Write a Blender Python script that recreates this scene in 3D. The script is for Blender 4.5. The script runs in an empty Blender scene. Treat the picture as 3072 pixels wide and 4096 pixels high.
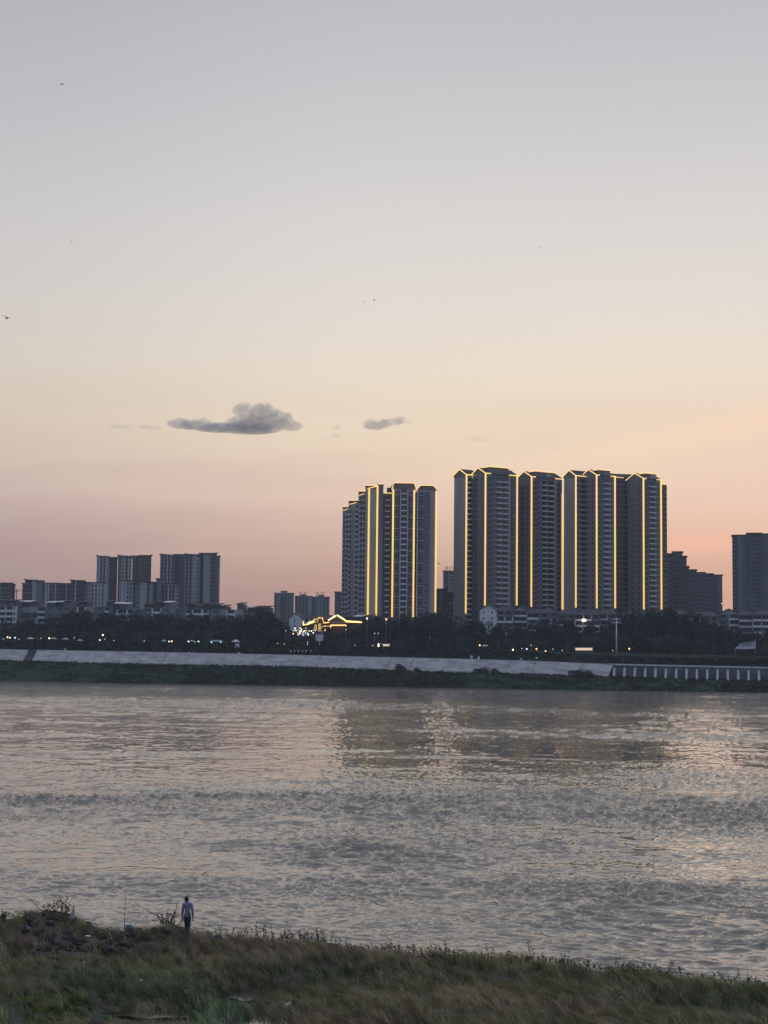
import bpy, bmesh, math, random
import numpy as np
from mathutils import Vector, Matrix, Euler
R = math.radians
rnd = random.Random(7)
nrs = np.random.RandomState(11)
S = bpy.context.scene
COL = S.collection

# ------------------------------------------------------------------ camera
CAM_Z = 14.0
F = 6400.0                       # focal length in photograph pixels (3072 x 4096)
PITCH = math.atan(574 / F)
ROLL = R(0.63)
cam = bpy.data.cameras.new('camera')
cam.sensor_fit = 'HORIZONTAL'; cam.sensor_width = 36.0
cam.lens = 36.0 * F / 3072.0
cam.clip_start = 0.5; cam.clip_end = 30000
camo = bpy.data.objects.new('camera', cam); COL.objects.link(camo)
MC = Matrix.Rotation(R(90) + PITCH, 3, 'X') @ Matrix.Rotation(ROLL, 3, 'Z')
camo.matrix_world = Matrix.Translation((0, 0, CAM_Z)) @ MC.to_4x4()
S.camera = camo

# ------------------------------------------------------------------ world
def srgb(r, g, b, k=1.0):
    def f(c):
        c /= 255.0
        return (c / 12.92 if c <= 0.04045 else ((c + 0.055) / 1.055) ** 2.4) * k
    return (f(r), f(g), f(b), 1.0)

world = bpy.data.worlds.new('World'); S.world = world
world.use_nodes = True
nt = world.node_tree; nt.nodes.clear()
def N(tree, typ, **kw):
    n = tree.nodes.new(typ)
    for k, v in kw.items(): setattr(n, k, v)
    return n
def MATH(tree, op, a, b=None, c=None, clamp=False):
    n = N(tree, 'ShaderNodeMath', operation=op); n.use_clamp = clamp
    for i, x in enumerate((a, b, c)):
        if x is None: continue
        if isinstance(x, (int, float)): n.inputs[i].default_value = x
        else: tree.links.new(x, n.inputs[i])
    return n.outputs[0]
def SMOOTH(tree, x, a, b, o0=0.0, o1=1.0):
    n = N(tree, 'ShaderNodeMapRange', interpolation_type='SMOOTHSTEP')
    tree.links.new(x, n.inputs[0])
    for i, v in enumerate((a, b, o0, o1)): n.inputs[1 + i].default_value = v
    return n.outputs[0]
def MIX(tree, f, a, b, mode='MIX'):
    n = N(tree, 'ShaderNodeMix', data_type='RGBA', blend_type=mode)
    for s, x in ((n.inputs[0], f), (n.inputs[6], a), (n.inputs[7], b)):
        if isinstance(x, (int, float)): s.default_value = x
        elif isinstance(x, tuple): s.default_value = x
        else: tree.links.new(x, s)
    return n.outputs[2]
def RAMP(tree, x, stops):
    n = N(tree, 'ShaderNodeValToRGB')
    while len(n.color_ramp.elements) < len(stops): n.color_ramp.elements.new(0.5)
    for e, (p, c) in zip(n.color_ramp.elements, stops):
        e.position = p
        e.color = c
    tree.links.new(x, n.inputs[0])
    return n.outputs[0]
SKY_BACK = (0.46, 0.61, 0.90, 1)
tc = N(nt, 'ShaderNodeTexCoord')
sep = N(nt, 'ShaderNodeSeparateXYZ'); nt.links.new(tc.outputs['Generated'], sep.inputs[0])
X, Y, Z = sep.outputs
mid = RAMP(nt, Z, [(0.0, srgb(166, 142, 141)), (0.028, srgb(182, 154, 148)), (0.05, srgb(199, 169, 157)), (0.097, srgb(225, 200, 185)),
                   (0.135, srgb(232, 214, 194)), (0.174, srgb(232, 221, 205)), (0.212, srgb(227, 220, 212)), (0.264, srgb(217, 214, 212)),
                   (0.32, srgb(204, 203, 205)), (0.39, srgb(189, 189, 195)), (0.6, srgb(194, 195, 203)), (1.0, srgb(198, 201, 213))])
az = MATH(nt, 'ARCTAN2', X, Y)
# the left of the view is a little dimmer and more mauve low down
leftf = SMOOTH(nt, az, 0.02, -0.30)
lowf = SMOOTH(nt, Z, 0.16, 0.0)
c1 = MIX(nt, MATH(nt, 'MULTIPLY', leftf, 0.9), mid, MIX(nt, 1.0, mid, MIX(nt, lowf, (0.84, 0.84, 0.87, 1), (0.76, 0.82, 0.95, 1)), 'MULTIPLY'))
rightf = SMOOTH(nt, az, 0.02, 0.22)
c2 = MIX(nt, MATH(nt, 'MULTIPLY', rightf, lowf), c1, MIX(nt, 1.0, c1, (1.13, 1.09, 1.06, 1), 'MULTIPLY'))
# faint stretched veils of thin cloud
mp = N(nt, 'ShaderNodeMapping'); mp.inputs['Scale'].default_value = (3.5, 3.5, 34); mp.inputs['Rotation'].default_value = (0, 0.10, 0)
nt.links.new(tc.outputs['Generated'], mp.inputs[0])
no = N(nt, 'ShaderNodeTexNoise'); no.inputs['Scale'].default_value = 1.0; no.inputs['Detail'].default_value = 5; no.inputs['Roughness'].default_value = 0.5
nt.links.new(mp.outputs[0], no.inputs[0])
veil = SMOOTH(nt, no.outputs[0], 0.38, 0.68)
c3 = MIX(nt, MATH(nt, 'MULTIPLY', MATH(nt, 'MULTIPLY', veil, SMOOTH(nt, Z, 0.19, 0.10)), 0.9), c2, MIX(nt, 1.0, c2, (0.90, 0.865, 0.90, 1), 'MULTIPLY'))
# a rosy streak low over the right, and the pale edge of a high veil rising above the towers
def streak(az0, el0, slope, wa, we):
    da = MATH(nt, 'SUBTRACT', az, az0)
    de = MATH(nt, 'SUBTRACT', MATH(nt, 'SUBTRACT', Z, el0), MATH(nt, 'MULTIPLY', da, slope))
    g = MATH(nt, 'ADD', MATH(nt, 'POWER', MATH(nt, 'DIVIDE', da, wa), 2.0), MATH(nt, 'POWER', MATH(nt, 'DIVIDE', de, we), 2.0))
    return MATH(nt, 'EXPONENT', MATH(nt, 'MULTIPLY', g, -1.0))
c4 = MIX(nt, MATH(nt, 'MULTIPLY', streak(0.195, 0.0705, 0.02, 0.036, 0.006), 1.0), c3, srgb(236, 186, 168))
c5 = MIX(nt, MATH(nt, 'MULTIPLY', streak(0.23, 0.145, 0.20, 0.13, 0.009), 0.85), c4, srgb(243, 216, 192))
c5 = MIX(nt, MATH(nt, 'MULTIPLY', streak(0.05, 0.135, -0.02, 0.16, 0.030), 0.40), c5, srgb(240, 224, 196))
# away from the set sun the dusk sky is dimmer and bluer
backf = SMOOTH(nt, Y, 0.75, -0.75)
c6 = MIX(nt, backf, c5, MIX(nt, 1.0, c5, SKY_BACK, 'MULTIPLY'))
# below the horizon: dark land
c7 = MIX(nt, SMOOTH(nt, Z, -0.005, -0.06), c6, (0.03, 0.033, 0.035, 1))
bg = N(nt, 'ShaderNodeBackground'); nt.links.new(c7, bg.inputs[0]); bg.inputs[1].default_value = 1.0
skt = N(nt, 'ShaderNodeTexSky', sky_type='NISHITA'); skt.sun_disc = False
skt.sun_elevation = R(1.2); skt.sun_rotation = R(11)
bg2 = N(nt, 'ShaderNodeBackground'); nt.links.new(skt.outputs[0], bg2.inputs[0]); bg2.inputs[1].default_value = 0.012
addn = N(nt, 'ShaderNodeAddShader'); nt.links.new(bg.outputs[0], addn.inputs[0]); nt.links.new(bg2.outputs[0], addn.inputs[1])
wo = N(nt, 'ShaderNodeOutputWorld'); nt.links.new(addn.outputs[0], wo.inputs[0])

sun = bpy.data.lights.new('sun', 'SUN'); sun.energy = 0.02; sun.angle = R(12); sun.color = (1, 0.75, 0.6)
suno = bpy.data.objects.new('sun', sun); COL.objects.link(suno)
suno.rotation_euler = Vector((-math.sin(R(11)), -math.cos(R(11)), -math.sin(R(2)))).to_track_quat('-Z', 'Y').to_euler()

S.view_settings.view_transform = 'Standard'; S.view_settings.look = 'None'
S.view_settings.exposure = 0; S.view_settings.gamma = 1; S.view_settings.use_curve_mapping = False
S.render.engine = 'CYCLES'
S.cycles.max_bounces = 5; S.cycles.diffuse_bounces = 2; S.cycles.glossy_bounces = 3; S.cycles.transparent_max_bounces = 6
S.cycles.volume_bounces = 0
S.cycles.sample_clamp_indirect = 3
S.cycles.use_denoising = True

# ------------------------------------------------------------------ helpers
def ray(u, v):
    return MC @ Vector(((u - 1536) / F, -(v - 2048) / F, -1))
def P(u, v, d):
    r = ray(u, v); t = d / r.y
    return Vector((r.x * t, d, CAM_Z + r.z * t))
SH = 0.20                        # the far shore runs nearer towards the right
def PK(u, v, k):
    r = ray(u, v); t = k / (r.y + SH * r.x)
    return Vector((r.x * t, r.y * t, CAM_Z + r.z * t))
def G(u, v, z):
    r = ray(u, v); t = (z - CAM_Z) / r.z
    return Vector((r.x * t, r.y * t, z))
def interp(u, pts):
    return float(np.interp(u, [p[0] for p in pts], [p[1] for p in pts]))
WL = {}
def wloc(o): return WL.get(o.name, Vector((0, 0, 0)))

def tag(o, label=None, cat=None, group=None, kind=None):
    if label: o['label'] = label
    if cat: o['category'] = cat
    if group: o['group'] = group
    if kind: o['kind'] = kind
    return o
def thing(name, loc, label, cat, group=None):
    o = bpy.data.objects.new(name, None); COL.objects.link(o)
    o.location = loc; o.empty_display_size = 0.5
    WL[o.name] = Vector(loc)
    return tag(o, label, cat, group)
def link_mesh(name, me, parent=None, wl=None):
    o = bpy.data.objects.new(name, me); COL.objects.link(o)
    if parent: o.parent = parent
    return o

class MB:
    def __init__(s): s.v = []; s.f = []; s.m = []; s.sm = []
    def add(s, vs, fs, m=0, smooth=False):
        b = len(s.v); s.v += [tuple(x) for x in vs]
        for f in fs: s.f.append(tuple(b + i for i in f)); s.m.append(m); s.sm.append(smooth)
    def box(s, x0, x1, y0, y1, z0, z1, m=0):
        s.add([(x0,y0,z0),(x1,y0,z0),(x1,y1,z0),(x0,y1,z0),(x0,y0,z1),(x1,y0,z1),(x1,y1,z1),(x0,y1,z1)],
              [(0,3,2,1),(4,5,6,7),(0,1,5,4),(1,2,6,5),(2,3,7,6),(3,0,4,7)], m)
    def fbox(s, fr, s0, s1, o0, o1, z0, z1, m=0):
        c = [fr.pt(a, b, z) for z in (z0, z1) for a, b in ((s0,o1),(s1,o1),(s1,o0),(s0,o0))]
        s.add(c, [(0,3,2,1),(4,5,6,7),(0,1,5,4),(1,2,6,5),(2,3,7,6),(3,0,4,7)], m)
    def tube(s, pts, r0, r1=None, n=5, m=0, smooth=True):
        pts = [Vector(p) for p in pts]; r1 = r0 if r1 is None else r1
        rings = []
        for i, p in enumerate(pts):
            d = (pts[min(i+1, len(pts)-1)] - pts[max(i-1, 0)])
            d = d.normalized() if d.length > 1e-9 else Vector((0, 0, 1))
            a = d.orthogonal().normalized(); b = d.cross(a)
            r = r0 + (r1 - r0) * i / max(1, len(pts) - 1)
            rings.append([p + (a * math.cos(2*math.pi*k/n) + b * math.sin(2*math.pi*k/n)) * r for k in range(n)])
        vs = [x for rg in rings for x in rg]; fs = []
        for i in range(len(pts) - 1):
            for k in range(n):
                fs.append((i*n+k, i*n+(k+1)%n, (i+1)*n+(k+1)%n, (i+1)*n+k))
        fs.append(tuple(range(n-1, -1, -1))); fs.append(tuple(len(vs)-n+k for k in range(n)))
        s.add(vs, fs, m, smooth)
    def blob(s, c, rx, ry, rz, m=0, seg=10, rings=7, jit=0.0, rr=rnd):
        vs = []; fs = []
        ph = [rr.uniform(0, 6.28) for _ in range(6)]
        for i in range(rings + 1):
            th = math.pi * i / rings
            for j in range(seg):
                a = 2*math.pi*j/seg
                k = 1 + jit * (math.sin(3*a+ph[0]) * math.sin(2*th+ph[1]) + 0.7*math.sin(2*a+ph[2]+3*th) + 0.5 * math.sin(5*a+ph[3]) * math.sin(3*th+ph[4]))
                vs.append((c[0]+rx*k*math.sin(th)*math.cos(a), c[1]+ry*k*math.sin(th)*math.sin(a), c[2]+rz*k*math.cos(th)))
        for i in range(rings):
            for j in range(seg):
                fs.append((i*seg+j, (i+1)*seg+j, (i+1)*seg+(j+1)%seg, i*seg+(j+1)%seg))
        s.add(vs, fs, m, True)
    def mesh(s, name, mats, origin=(0,0,0)):
        me = bpy.data.meshes.new(name); o = Vector(origin)
        me.from_pydata([(x[0]-o.x, x[1]-o.y, x[2]-o.z) for x in s.v], [], s.f)
        for m in (mats if isinstance(mats, (list, tuple)) else [mats]): me.materials.append(m)
        me.polygons.foreach_set('material_index', s.m)
        me.polygons.foreach_set('use_smooth', s.sm)
        me.update(); return me
    def build(s, name, mats, parent=None, kind=None):
        wl = wloc(parent) if parent else Vector((0,0,0))
        o = link_mesh(name, s.mesh(name, mats, wl), parent)
        WL[o.name] = Vector(wl)
        if kind: o['kind'] = kind
        return o
    def build_top(s, name, mats, base, label, cat, group=None, kind=None):
        o = link_mesh(name, s.mesh(name, mats, base)); o.location = base; WL[o.name] = Vector(base)
        return tag(o, label, cat, group, kind)

class Frame:
    """a vertical facade: origin on its lower left, s along it, o outwards"""
    def __init__(s, A, w):
        s.A = Vector((A[0], A[1], 0)); s.w = Vector((w[0], w[1], 0)).normalized()
        s.n = Vector((s.w.y, -s.w.x, 0))
    def pt(s, a, o, z):
        q = s.A + s.w * a + s.n * o
        return (q.x, q.y, z)
    def s_of(s, u, v):
        r = ray(u, v); # solve A + w a = t r (xy)
        det = s.w.x * -r.y + r.x * s.w.y
        a = (-s.A.x * -r.y + -r.x * s.A.y) / det
        return a

# ------------------------------------------------------------------ materials
def mat(name, color, rough=0.8, noise=0.0, scale=1.0, metal=0.0, spec=0.3, bump=0.0, bscale=20.0, stretch=None):
    m = bpy.data.materials.new(name); m.use_nodes = True
    t = m.node_tree; b = t.nodes['Principled BSDF']
    b.inputs['Roughness'].default_value = rough; b.inputs['Metallic'].default_value = metal
    b.inputs['Specular IOR Level'].default_value = spec
    col = (*color[:3], 1)
    if noise > 0 or bump > 0:
        g = N(t, 'ShaderNodeNewGeometry')
        src = g.outputs['Position']
        if stretch:
            mp = N(t, 'ShaderNodeMapping'); mp.inputs['Scale'].default_value = stretch
            t.links.new(src, mp.inputs[0]); src = mp.outputs[0]
    if noise > 0:
        n = N(t, 'ShaderNodeTexNoise'); n.inputs['Scale'].default_value = scale; n.inputs['Detail'].default_value = 4
        t.links.new(src, n.inputs[0])
        f = SMOOTH(t, n.outputs[0], 0.3, 0.7)
        lo = tuple(c * (1 - noise) for c in col[:3]) + (1,); hi = tuple(c * (1 + noise) for c in col[:3]) + (1,)
        t.links.new(MIX(t, f, lo, hi), b.inputs['Base Color'])
    else: b.inputs['Base Color'].default_value = col
    if bump > 0:
        n2 = N(t, 'ShaderNodeTexNoise'); n2.inputs['Scale'].default_value = bscale; n2.inputs['Detail'].default_value = 3
        t.links.new(src, n2.inputs[0])
        bp = N(t, 'ShaderNodeBump'); bp.inputs['Strength'].default_value = bump; bp.inputs['Distance'].default_value = 0.1
        t.links.new(n2.outputs[0], bp.inputs['Height']); t.links.new(bp.outputs[0], b.inputs['Normal'])
    return m
def emis(name, color, strength):
    m = bpy.data.materials.new(name); m.use_nodes = True; t = m.node_tree
    b = t.nodes['Principled BSDF']; b.inputs['Base Color'].default_value = (0.5, 0.5, 0.5, 1)
    b.inputs['Emission Color'].default_value = (*color[:3], 1); b.inputs['Emission Strength'].default_value = strength
    return m
M = {}
M['wall'] = mat('pale_render', (0.36, 0.35, 0.335), noise=0.10, scale=0.12, stretch=(1, 1, 0.25))
M['wall2'] = mat('grey_render', (0.175, 0.185, 0.205), noise=0.12, scale=0.15, stretch=(1, 1, 0.25))
M['walldark'] = mat('dark_render', (0.10, 0.10, 0.11), noise=0.1, scale=0.2)
M['bay'] = mat('shaded_bay_render', (0.075, 0.08, 0.09), noise=0.1, scale=0.2)  # dark colour stands in for recess shade; the bays are not set back
M['brown'] = mat('brown_cladding', (0.105, 0.085, 0.08), noise=0.15, scale=0.5)
M['trim'] = mat('white_trim', (0.78, 0.78, 0.79), noise=0.08, scale=0.6)
M['trimdim'] = mat('weathered_trim', (0.66, 0.66, 0.67), noise=0.12, scale=0.6)
M['glass'] = mat('dark_window_glass', (0.02, 0.024, 0.03), rough=0.12, spec=0.5)
M['glass2'] = mat('grey_window_glass', (0.05, 0.055, 0.06), rough=0.2, spec=0.5)
M['roof'] = mat('dark_roof_tiles', (0.055, 0.05, 0.05), noise=0.2, scale=1.2)
M['roof2'] = mat('slate_roof', (0.09, 0.09, 0.10), noise=0.2, scale=1.2)
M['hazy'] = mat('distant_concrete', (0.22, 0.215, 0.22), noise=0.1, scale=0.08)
M['steel'] = mat('grey_steel', (0.3, 0.3, 0.31), rough=0.5, metal=0.6)
M['paint'] = mat('white_paint', (0.7, 0.7, 0.7), rough=0.5)
M['bark'] = mat('bark', (0.06, 0.048, 0.04), noise=0.3, scale=3)
M['wood'] = mat('dead_wood', (0.085, 0.065, 0.05), noise=0.3, scale=6)
M['concrete'] = mat('embankment_concrete', (0.42, 0.40, 0.38), noise=0.28, scale=0.35, stretch=(0.5, 0.5, 2.0))
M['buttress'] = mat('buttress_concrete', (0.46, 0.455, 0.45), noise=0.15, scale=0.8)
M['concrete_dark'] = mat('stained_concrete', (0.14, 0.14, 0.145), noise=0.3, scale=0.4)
# gold light tubes: the colour of the LEDs wanders along their length
def gold(name, k):
    m = bpy.data.materials.new(name); m.use_nodes = True; t = m.node_tree; b = t.nodes['Principled BSDF']
    g = N(t, 'ShaderNodeNewGeometry'); mp = N(t, 'ShaderNodeMapping'); mp.inputs['Scale'].default_value = (0.02, 0.02, 0.05)
    t.links.new(g.outputs['Position'], mp.inputs[0])
    n = N(t, 'ShaderNodeTexNoise'); n.inputs['Scale'].default_value = 1.0; n.inputs['Detail'].default_value = 2
    t.links.new(mp.outputs[0], n.inputs[0])
    c = RAMP(t, n.outputs[0], [(0.38, (1.0, 0.57, 0.24, 1)), (0.5, (1.0, 0.64, 0.16, 1)), (0.6, (0.84, 0.66, 0.12, 1)), (0.7, (1.0, 0.58, 0.22, 1))])
    t.links.new(c, b.inputs['Emission Color']); b.inputs['Emission Strength'].default_value = k
    b.inputs['Base Color'].default_value = (0.6, 0.55, 0.4, 1)
    return m
M['gold'] = gold('gold_led_tube', 1.1)
M['gold_thin'] = gold('gold_led_line', 1.2)
M['amber'] = emis('amber_led_tube', (1.0, 0.48, 0.12), 2.6)
M['yellow'] = emis('yellow_led_tube', (1.0, 0.72, 0.22), 3.0)
M['l_white'] = emis('white_bulb', (0.9, 0.88, 0.8), 1.1)
M['l_warm'] = emis('warm_bulb', (1.0, 0.80, 0.45), 4.0)
M['l_orange'] = emis('orange_bulb', (1.0, 0.42, 0.10), 4.0)
M['l_blue'] = emis('blue_bulb', (0.45, 0.55, 1.0), 3.0)
M['l_green'] = emis('green_bulb', (0.4, 0.95, 0.6), 2.2)
M['l_stall'] = emis('lit_stall_front', (1.0, 0.72, 0.45), 0.75)

# ------------------------------------------------------------------ river (wind-ruffled water sheet)
def vnoise2(x, y, seed=0):
    """smooth value noise, numpy"""
    xi = np.floor(x).astype(np.int64); yi = np.floor(y).astype(np.int64)
    xf = x - xi; yf = y - yi
    def h(a, b):
        n = (a * 374761393 + b * 668265263 + seed * 1442695041) & 0x7fffffff
        n = ((n ^ (n >> 13)) * 1274126177) & 0x7fffffff
        return ((n ^ (n >> 16)) & 0xffff) / 65535.0
    sx = xf*xf*(3-2*xf); sy = yf*yf*(3-2*yf)
    return (h(xi,yi)*(1-sx)+h(xi+1,yi)*sx)*(1-sy) + (h(xi,yi+1)*(1-sx)+h(xi+1,yi+1)*sx)*sy
def fbm(x, y, o=4, seed=0, g=0.5):
    a = 0; k = 1; t = 0
    for i in range(o):
        a = a + k * vnoise2(x * 2**i + 17.3*i, y * 2**i + 9.1*i, seed + i); t += k; k *= g
    return a / t
def grid_mesh(name, XX, YY, ZZ, attrs=None, smooth=True):
    r, c = XX.shape
    me = bpy.data.meshes.new(name)
    co = np.stack([XX, YY, ZZ], -1).reshape(-1, 3).astype(np.float32)
    idx = np.arange(r*c).reshape(r, c)
    q = np.stack([idx[:-1,:-1], idx[:-1,1:], idx[1:,1:], idx[1:,:-1]], -1).reshape(-1, 4)
    me.vertices.add(len(co)); me.vertices.foreach_set('co', co.ravel())
    me.loops.add(q.size); me.loops.foreach_set('vertex_index', q.ravel().astype(np.int32))
    me.polygons.add(len(q)); me.polygons.foreach_set('loop_start', np.arange(0, q.size, 4, dtype=np.int32))
    me.polygons.foreach_set('loop_total', np.full(len(q), 4, dtype=np.int32))
    me.polygons.foreach_set('use_smooth', np.full(len(q), smooth))
    for k, a in (attrs or {}).items():
        at = me.attributes.new(k, 'FLOAT', 'POINT'); at.data.foreach_set('value', a.ravel().astype(np.float32))
    me.update(calc_edges=True); me.validate()
    return me

ys = np.concatenate([np.linspace(40, 58, 10)[:-1], 1.0 / np.linspace(1/58.0, 1/560.0, 860), np.linspace(560, 860, 70)[1:]])
tx = np.concatenate([[-1, -0.99], np.linspace(-0.30/0.34, 0.30/0.34, 860), [0.99, 1]])
XX = np.outer(ys, tx * 0.34); 
XX = np.where(np.abs(tx)[None, :] > 0.995, np.sign(tx)[None, :] * 1450.0, XX)
YY = np.repeat(ys[:, None], len(tx), 1)
WCALM, WRUF = 0.50, 2.1
# ruffled bands, laid out on the water
def band(d, x, d0, w, x0=None, wx=None, slope=0.0):
    g = np.exp(-(((d - slope * x) - d0) / w) ** 2)
    if x0 is not None: g = g * np.exp(-((x - x0) / wx) ** 2)
    return g
wob = (fbm(XX / 60, YY / 18, 3, 5) - 0.5)
Yw = YY * (1 + 0.22 * wob)
ruf = 0.02 + 0*XX
ruf = ruf + 0.85 * band(Yw, XX, 440, 42, -30, 110, -0.25)
ruf = ruf + 0.55 * band(Yw, XX, 305, 22, 60, 50, -0.1)
ruf = ruf + 0.95 * band(Yw, XX, 152, 19, None, None, 0.0)
ruf = ruf + 0.45 * band(Yw, XX, 190, 22, 45, 35)
ruf = ruf + 0.35 * band(Yw, XX, 212, 14, -48, 12)
ruf = ruf + 0.45 * band(Yw, XX, 117, 8, -2, 14, 0.15)
ruf = ruf + 0.28 * band(Yw, XX, 96, 9, 12, 12, 0.1)
ruf = ruf + 0.15 * band(Yw, XX, 82, 8, 14, 12)
ruf = ruf + 0.45 * np.clip(fbm(XX / 30, YY / 9, 4, 9) - 0.5, 0, 1) * 2
ruf = ruf + 0.25 * band(YY, XX, 640, 60, 60, 160, -0.2)
ruf = np.clip(ruf, 0.0, 1.1)
# real waves: broad-banded chop, crests lying roughly along the river, sharper where the wind ruffles it
wx_ = XX + 3.0 * (fbm(XX / 6, YY / 6, 3, 41) - 0.5); wy_ = YY + 0.10 * XX + 2.6 * (fbm(XX / 5, YY / 4, 3, 43) - 0.5)
HH = 0 * XX
for i, (ly, A) in enumerate(((9.0, 0.11), (4.5, 0.10), (2.4, 0.11), (1.35, 0.095), (0.8, 0.075), (0.5, 0.045))):
    an_ = (0.5, -0.35, 0.22, -0.42, 0.33, -0.15)[i]; ca, sa = math.cos(an_), math.sin(an_)
    px_, py_ = wx_ * ca + wy_ * sa, -wx_ * sa + wy_ * ca
    n_ = vnoise2(px_ / (ly * (0.75 if i < 2 else 0.9)) + 31.7 * i, py_ / ly * (1.5 if i < 2 else 2.3) + 5.3 * i, 60 + i)
    n_ = (1 - np.abs(2 * n_ - 1)) ** 1.6 if i >= 2 else n_
    patchy = 0.35 + 1.3 * np.clip((fbm(XX / 17, YY / 9, 3, 80 + i) - 0.38) * 3.0, 0, 1)
    HH = HH + A * (n_ - 0.5) * (WCALM + ruf * WRUF) * patchy
far_ = np.clip((YY - 150) / 170, 0, 1)
for i, (ly, A) in enumerate(((15.0, 0.42), (8.0, 0.34), (4.5, 0.24))):
    n_ = (1 - np.abs(2 * vnoise2(wx_ / (ly * 0.8) + 3.1 * i, wy_ / ly * 1.3 + 7.7 * i, 160 + i) - 1)) ** 1.4
    patchy = 0.2 + 1.6 * np.clip((fbm(XX / 55, YY / 16, 4, 180 + i) - 0.40) * 3.0, 0, 1)
    HH = HH + A * (n_ - 0.5) * far_ * (0.50 + 1.5 * ruf) * patchy
fade = np.clip((YY - 48) / 10, 0, 1) * np.clip((722 - YY - 0.2 * XX) / 60, 0, 1)
HH = HH * fade
me = grid_mesh('river', XX, YY, HH, {'ruffle': ruf})
m = bpy.data.materials.new('river_water'); m.use_nodes = True; t = m.node_tree; b = t.nodes['Principled BSDF']
b.inputs['Base Color'].default_value = (0.19, 0.165, 0.125, 1); b.inputs['Roughness'].default_value = 0.04
b.inputs['IOR'].default_value = 1.45
g = N(t, 'ShaderNodeNewGeometry'); at = N(t, 'ShaderNodeAttribute', attribute_name='ruffle')
def wav(scale, sx, sy, detail, rough=0.5, dist=0.0, rot=0.0):
    mp = N(t, 'ShaderNodeMapping'); mp.inputs['Scale'].default_value = (sx, sy, 1); mp.inputs['Rotation'].default_value = (0, 0, rot)
    t.links.new(g.outputs['Position'], mp.inputs[0])
    n = N(t, 'ShaderNodeTexNoise'); n.inputs['Scale'].default_value = scale; n.inputs['Detail'].default_value = detail
    n.inputs['Roughness'].default_value = rough; n.inputs['Distortion'].default_value = dist
    t.links.new(mp.outputs[0], n.inputs[0]); return n.outputs[0]
big = wav(0.50, 0.5, 1.0, 2.0, 0.5, 0.3, 0.15)      # about 2 m long crests
med = wav(1.5, 0.55, 1.0, 2.0, 0.55, 0.5, -0.12)
fine = wav(5.0, 0.6, 1.0, 2.0, 0.5, 0.5, 0.15)
patch = SMOOTH(t, wav(0.42, 0.45, 1.0, 3.0, 0.6, 0.3, 0.1), 0.50, 0.66)
rf = at.outputs['Fac']
amp = MATH(t, 'MULTIPLY_ADD', patch, MATH(t, 'MULTIPLY_ADD', rf, 0.10, 0.03), MATH(t, 'MULTIPLY_ADD', rf, 0.03, 0.010))
hsum = MATH(t, 'ADD', MATH(t, 'MULTIPLY', big, MATH(t, 'MULTIPLY_ADD', rf, 0.03, 0.0)),
       MATH(t, 'ADD', MATH(t, 'MULTIPLY', med, amp),
                      MATH(t, 'MULTIPLY', fine, MATH(t, 'MULTIPLY_ADD', rf, 0.006, 0.0012))))
sepw = N(t, 'ShaderNodeSeparateXYZ'); t.links.new(g.outputs['Position'], sepw.inputs[0])
shore = MATH(t, 'MULTIPLY_ADD', sepw.outputs[0], 0.2, sepw.outputs[1])
# the chop is longest off the near bank and dies down towards mid-river, where only cat's paws roughen the surface
near = SMOOTH(t, shore, 60, 420, 1.0, 0.5)
hsum = MATH(t, 'MULTIPLY', hsum, near)
streaks = SMOOTH(t, wav(1.0, 0.09, 0.10, 4.0, 0.65, 0.4, 0.03), 0.42, 0.62)
dash = SMOOTH(t, wav(1.0, 0.55, 0.20, 3.0, 0.6, 0.4, 0.05), 0.45, 0.60)
rr_ = MATH(t, 'MULTIPLY', MATH(t, 'MULTIPLY_ADD', streaks, 0.45, 0.55), MATH(t, 'MULTIPLY_ADD', dash, 0.6, 0.4))
rbase = MATH(t, 'ADD', SMOOTH(t, shore, 60, 400, 0.05, 0.14), MATH(t, 'MULTIPLY', rf, MATH(t, 'MULTIPLY', rr_, 0.20)))
t.links.new(rbase, b.inputs['Roughness'])
bp = N(t, 'ShaderNodeBump'); bp.inputs['Strength'].default_value = 1.0; bp.inputs['Distance'].default_value = 1.0
t.links.new(hsum, bp.inputs['Height']); t.links.new(bp.outputs[0], b.inputs['Normal'])
M['water'] = m
me.materials.append(m)
tag(link_mesh('river', me), kind='structure')

# ------------------------------------------------------------------ far bank
PROM = [(-4000, 18.5), (0, 18.5), (1536, 17.5), (3072, 15.8), (9000, 15.8)]
REV_TOP = [(0, 2600), (560, 2610), (1100, 2621), (1500, 2631), (1780, 2637), (2100, 2646), (2430, 2660), (3072, 2674)]
REV_BOT = [(0, 2641), (560, 2655), (1100, 2663), (1500, 2677), (1780, 2688), (2100, 2694), (2430, 2706), (3072, 2726)]
K_SHORE, K_TOE, K_TOP, K_PROM = 717, 746, 755, 764
def u_of(x, k):   # column of a point on a shore-parallel line, near the horizon
    y = k - SH * x
    return 1536 + x / y * F
def bank_z(x, st):
    u = min(max(u_of(x, 750), 0), 3072)
    if st == 'toe': return PK(u, interp(u, REV_BOT), K_TOE).z
    if st == 'top': return PK(u, interp(u, REV_TOP), K_TOP).z
    return interp(u, PROM)
xs = np.concatenate([[-1450, -800, -400], np.arange(-260, 260, 2.5), [400, 800, 1450]])
ks = [(690, -4), (712, -1.2)] + [(717 + i * 2.9, None) for i in range(10)] + [(K_TOE, 'toe'), (K_TOP, 'top'), (K_PROM, 'prom'), (800, 'prom'), (1000, 'prom'), (1500, 'p'), (2550, 'p')]
XX = np.zeros((len(ks), len(xs))); YY = XX.copy(); ZZ = XX.copy()
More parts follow.
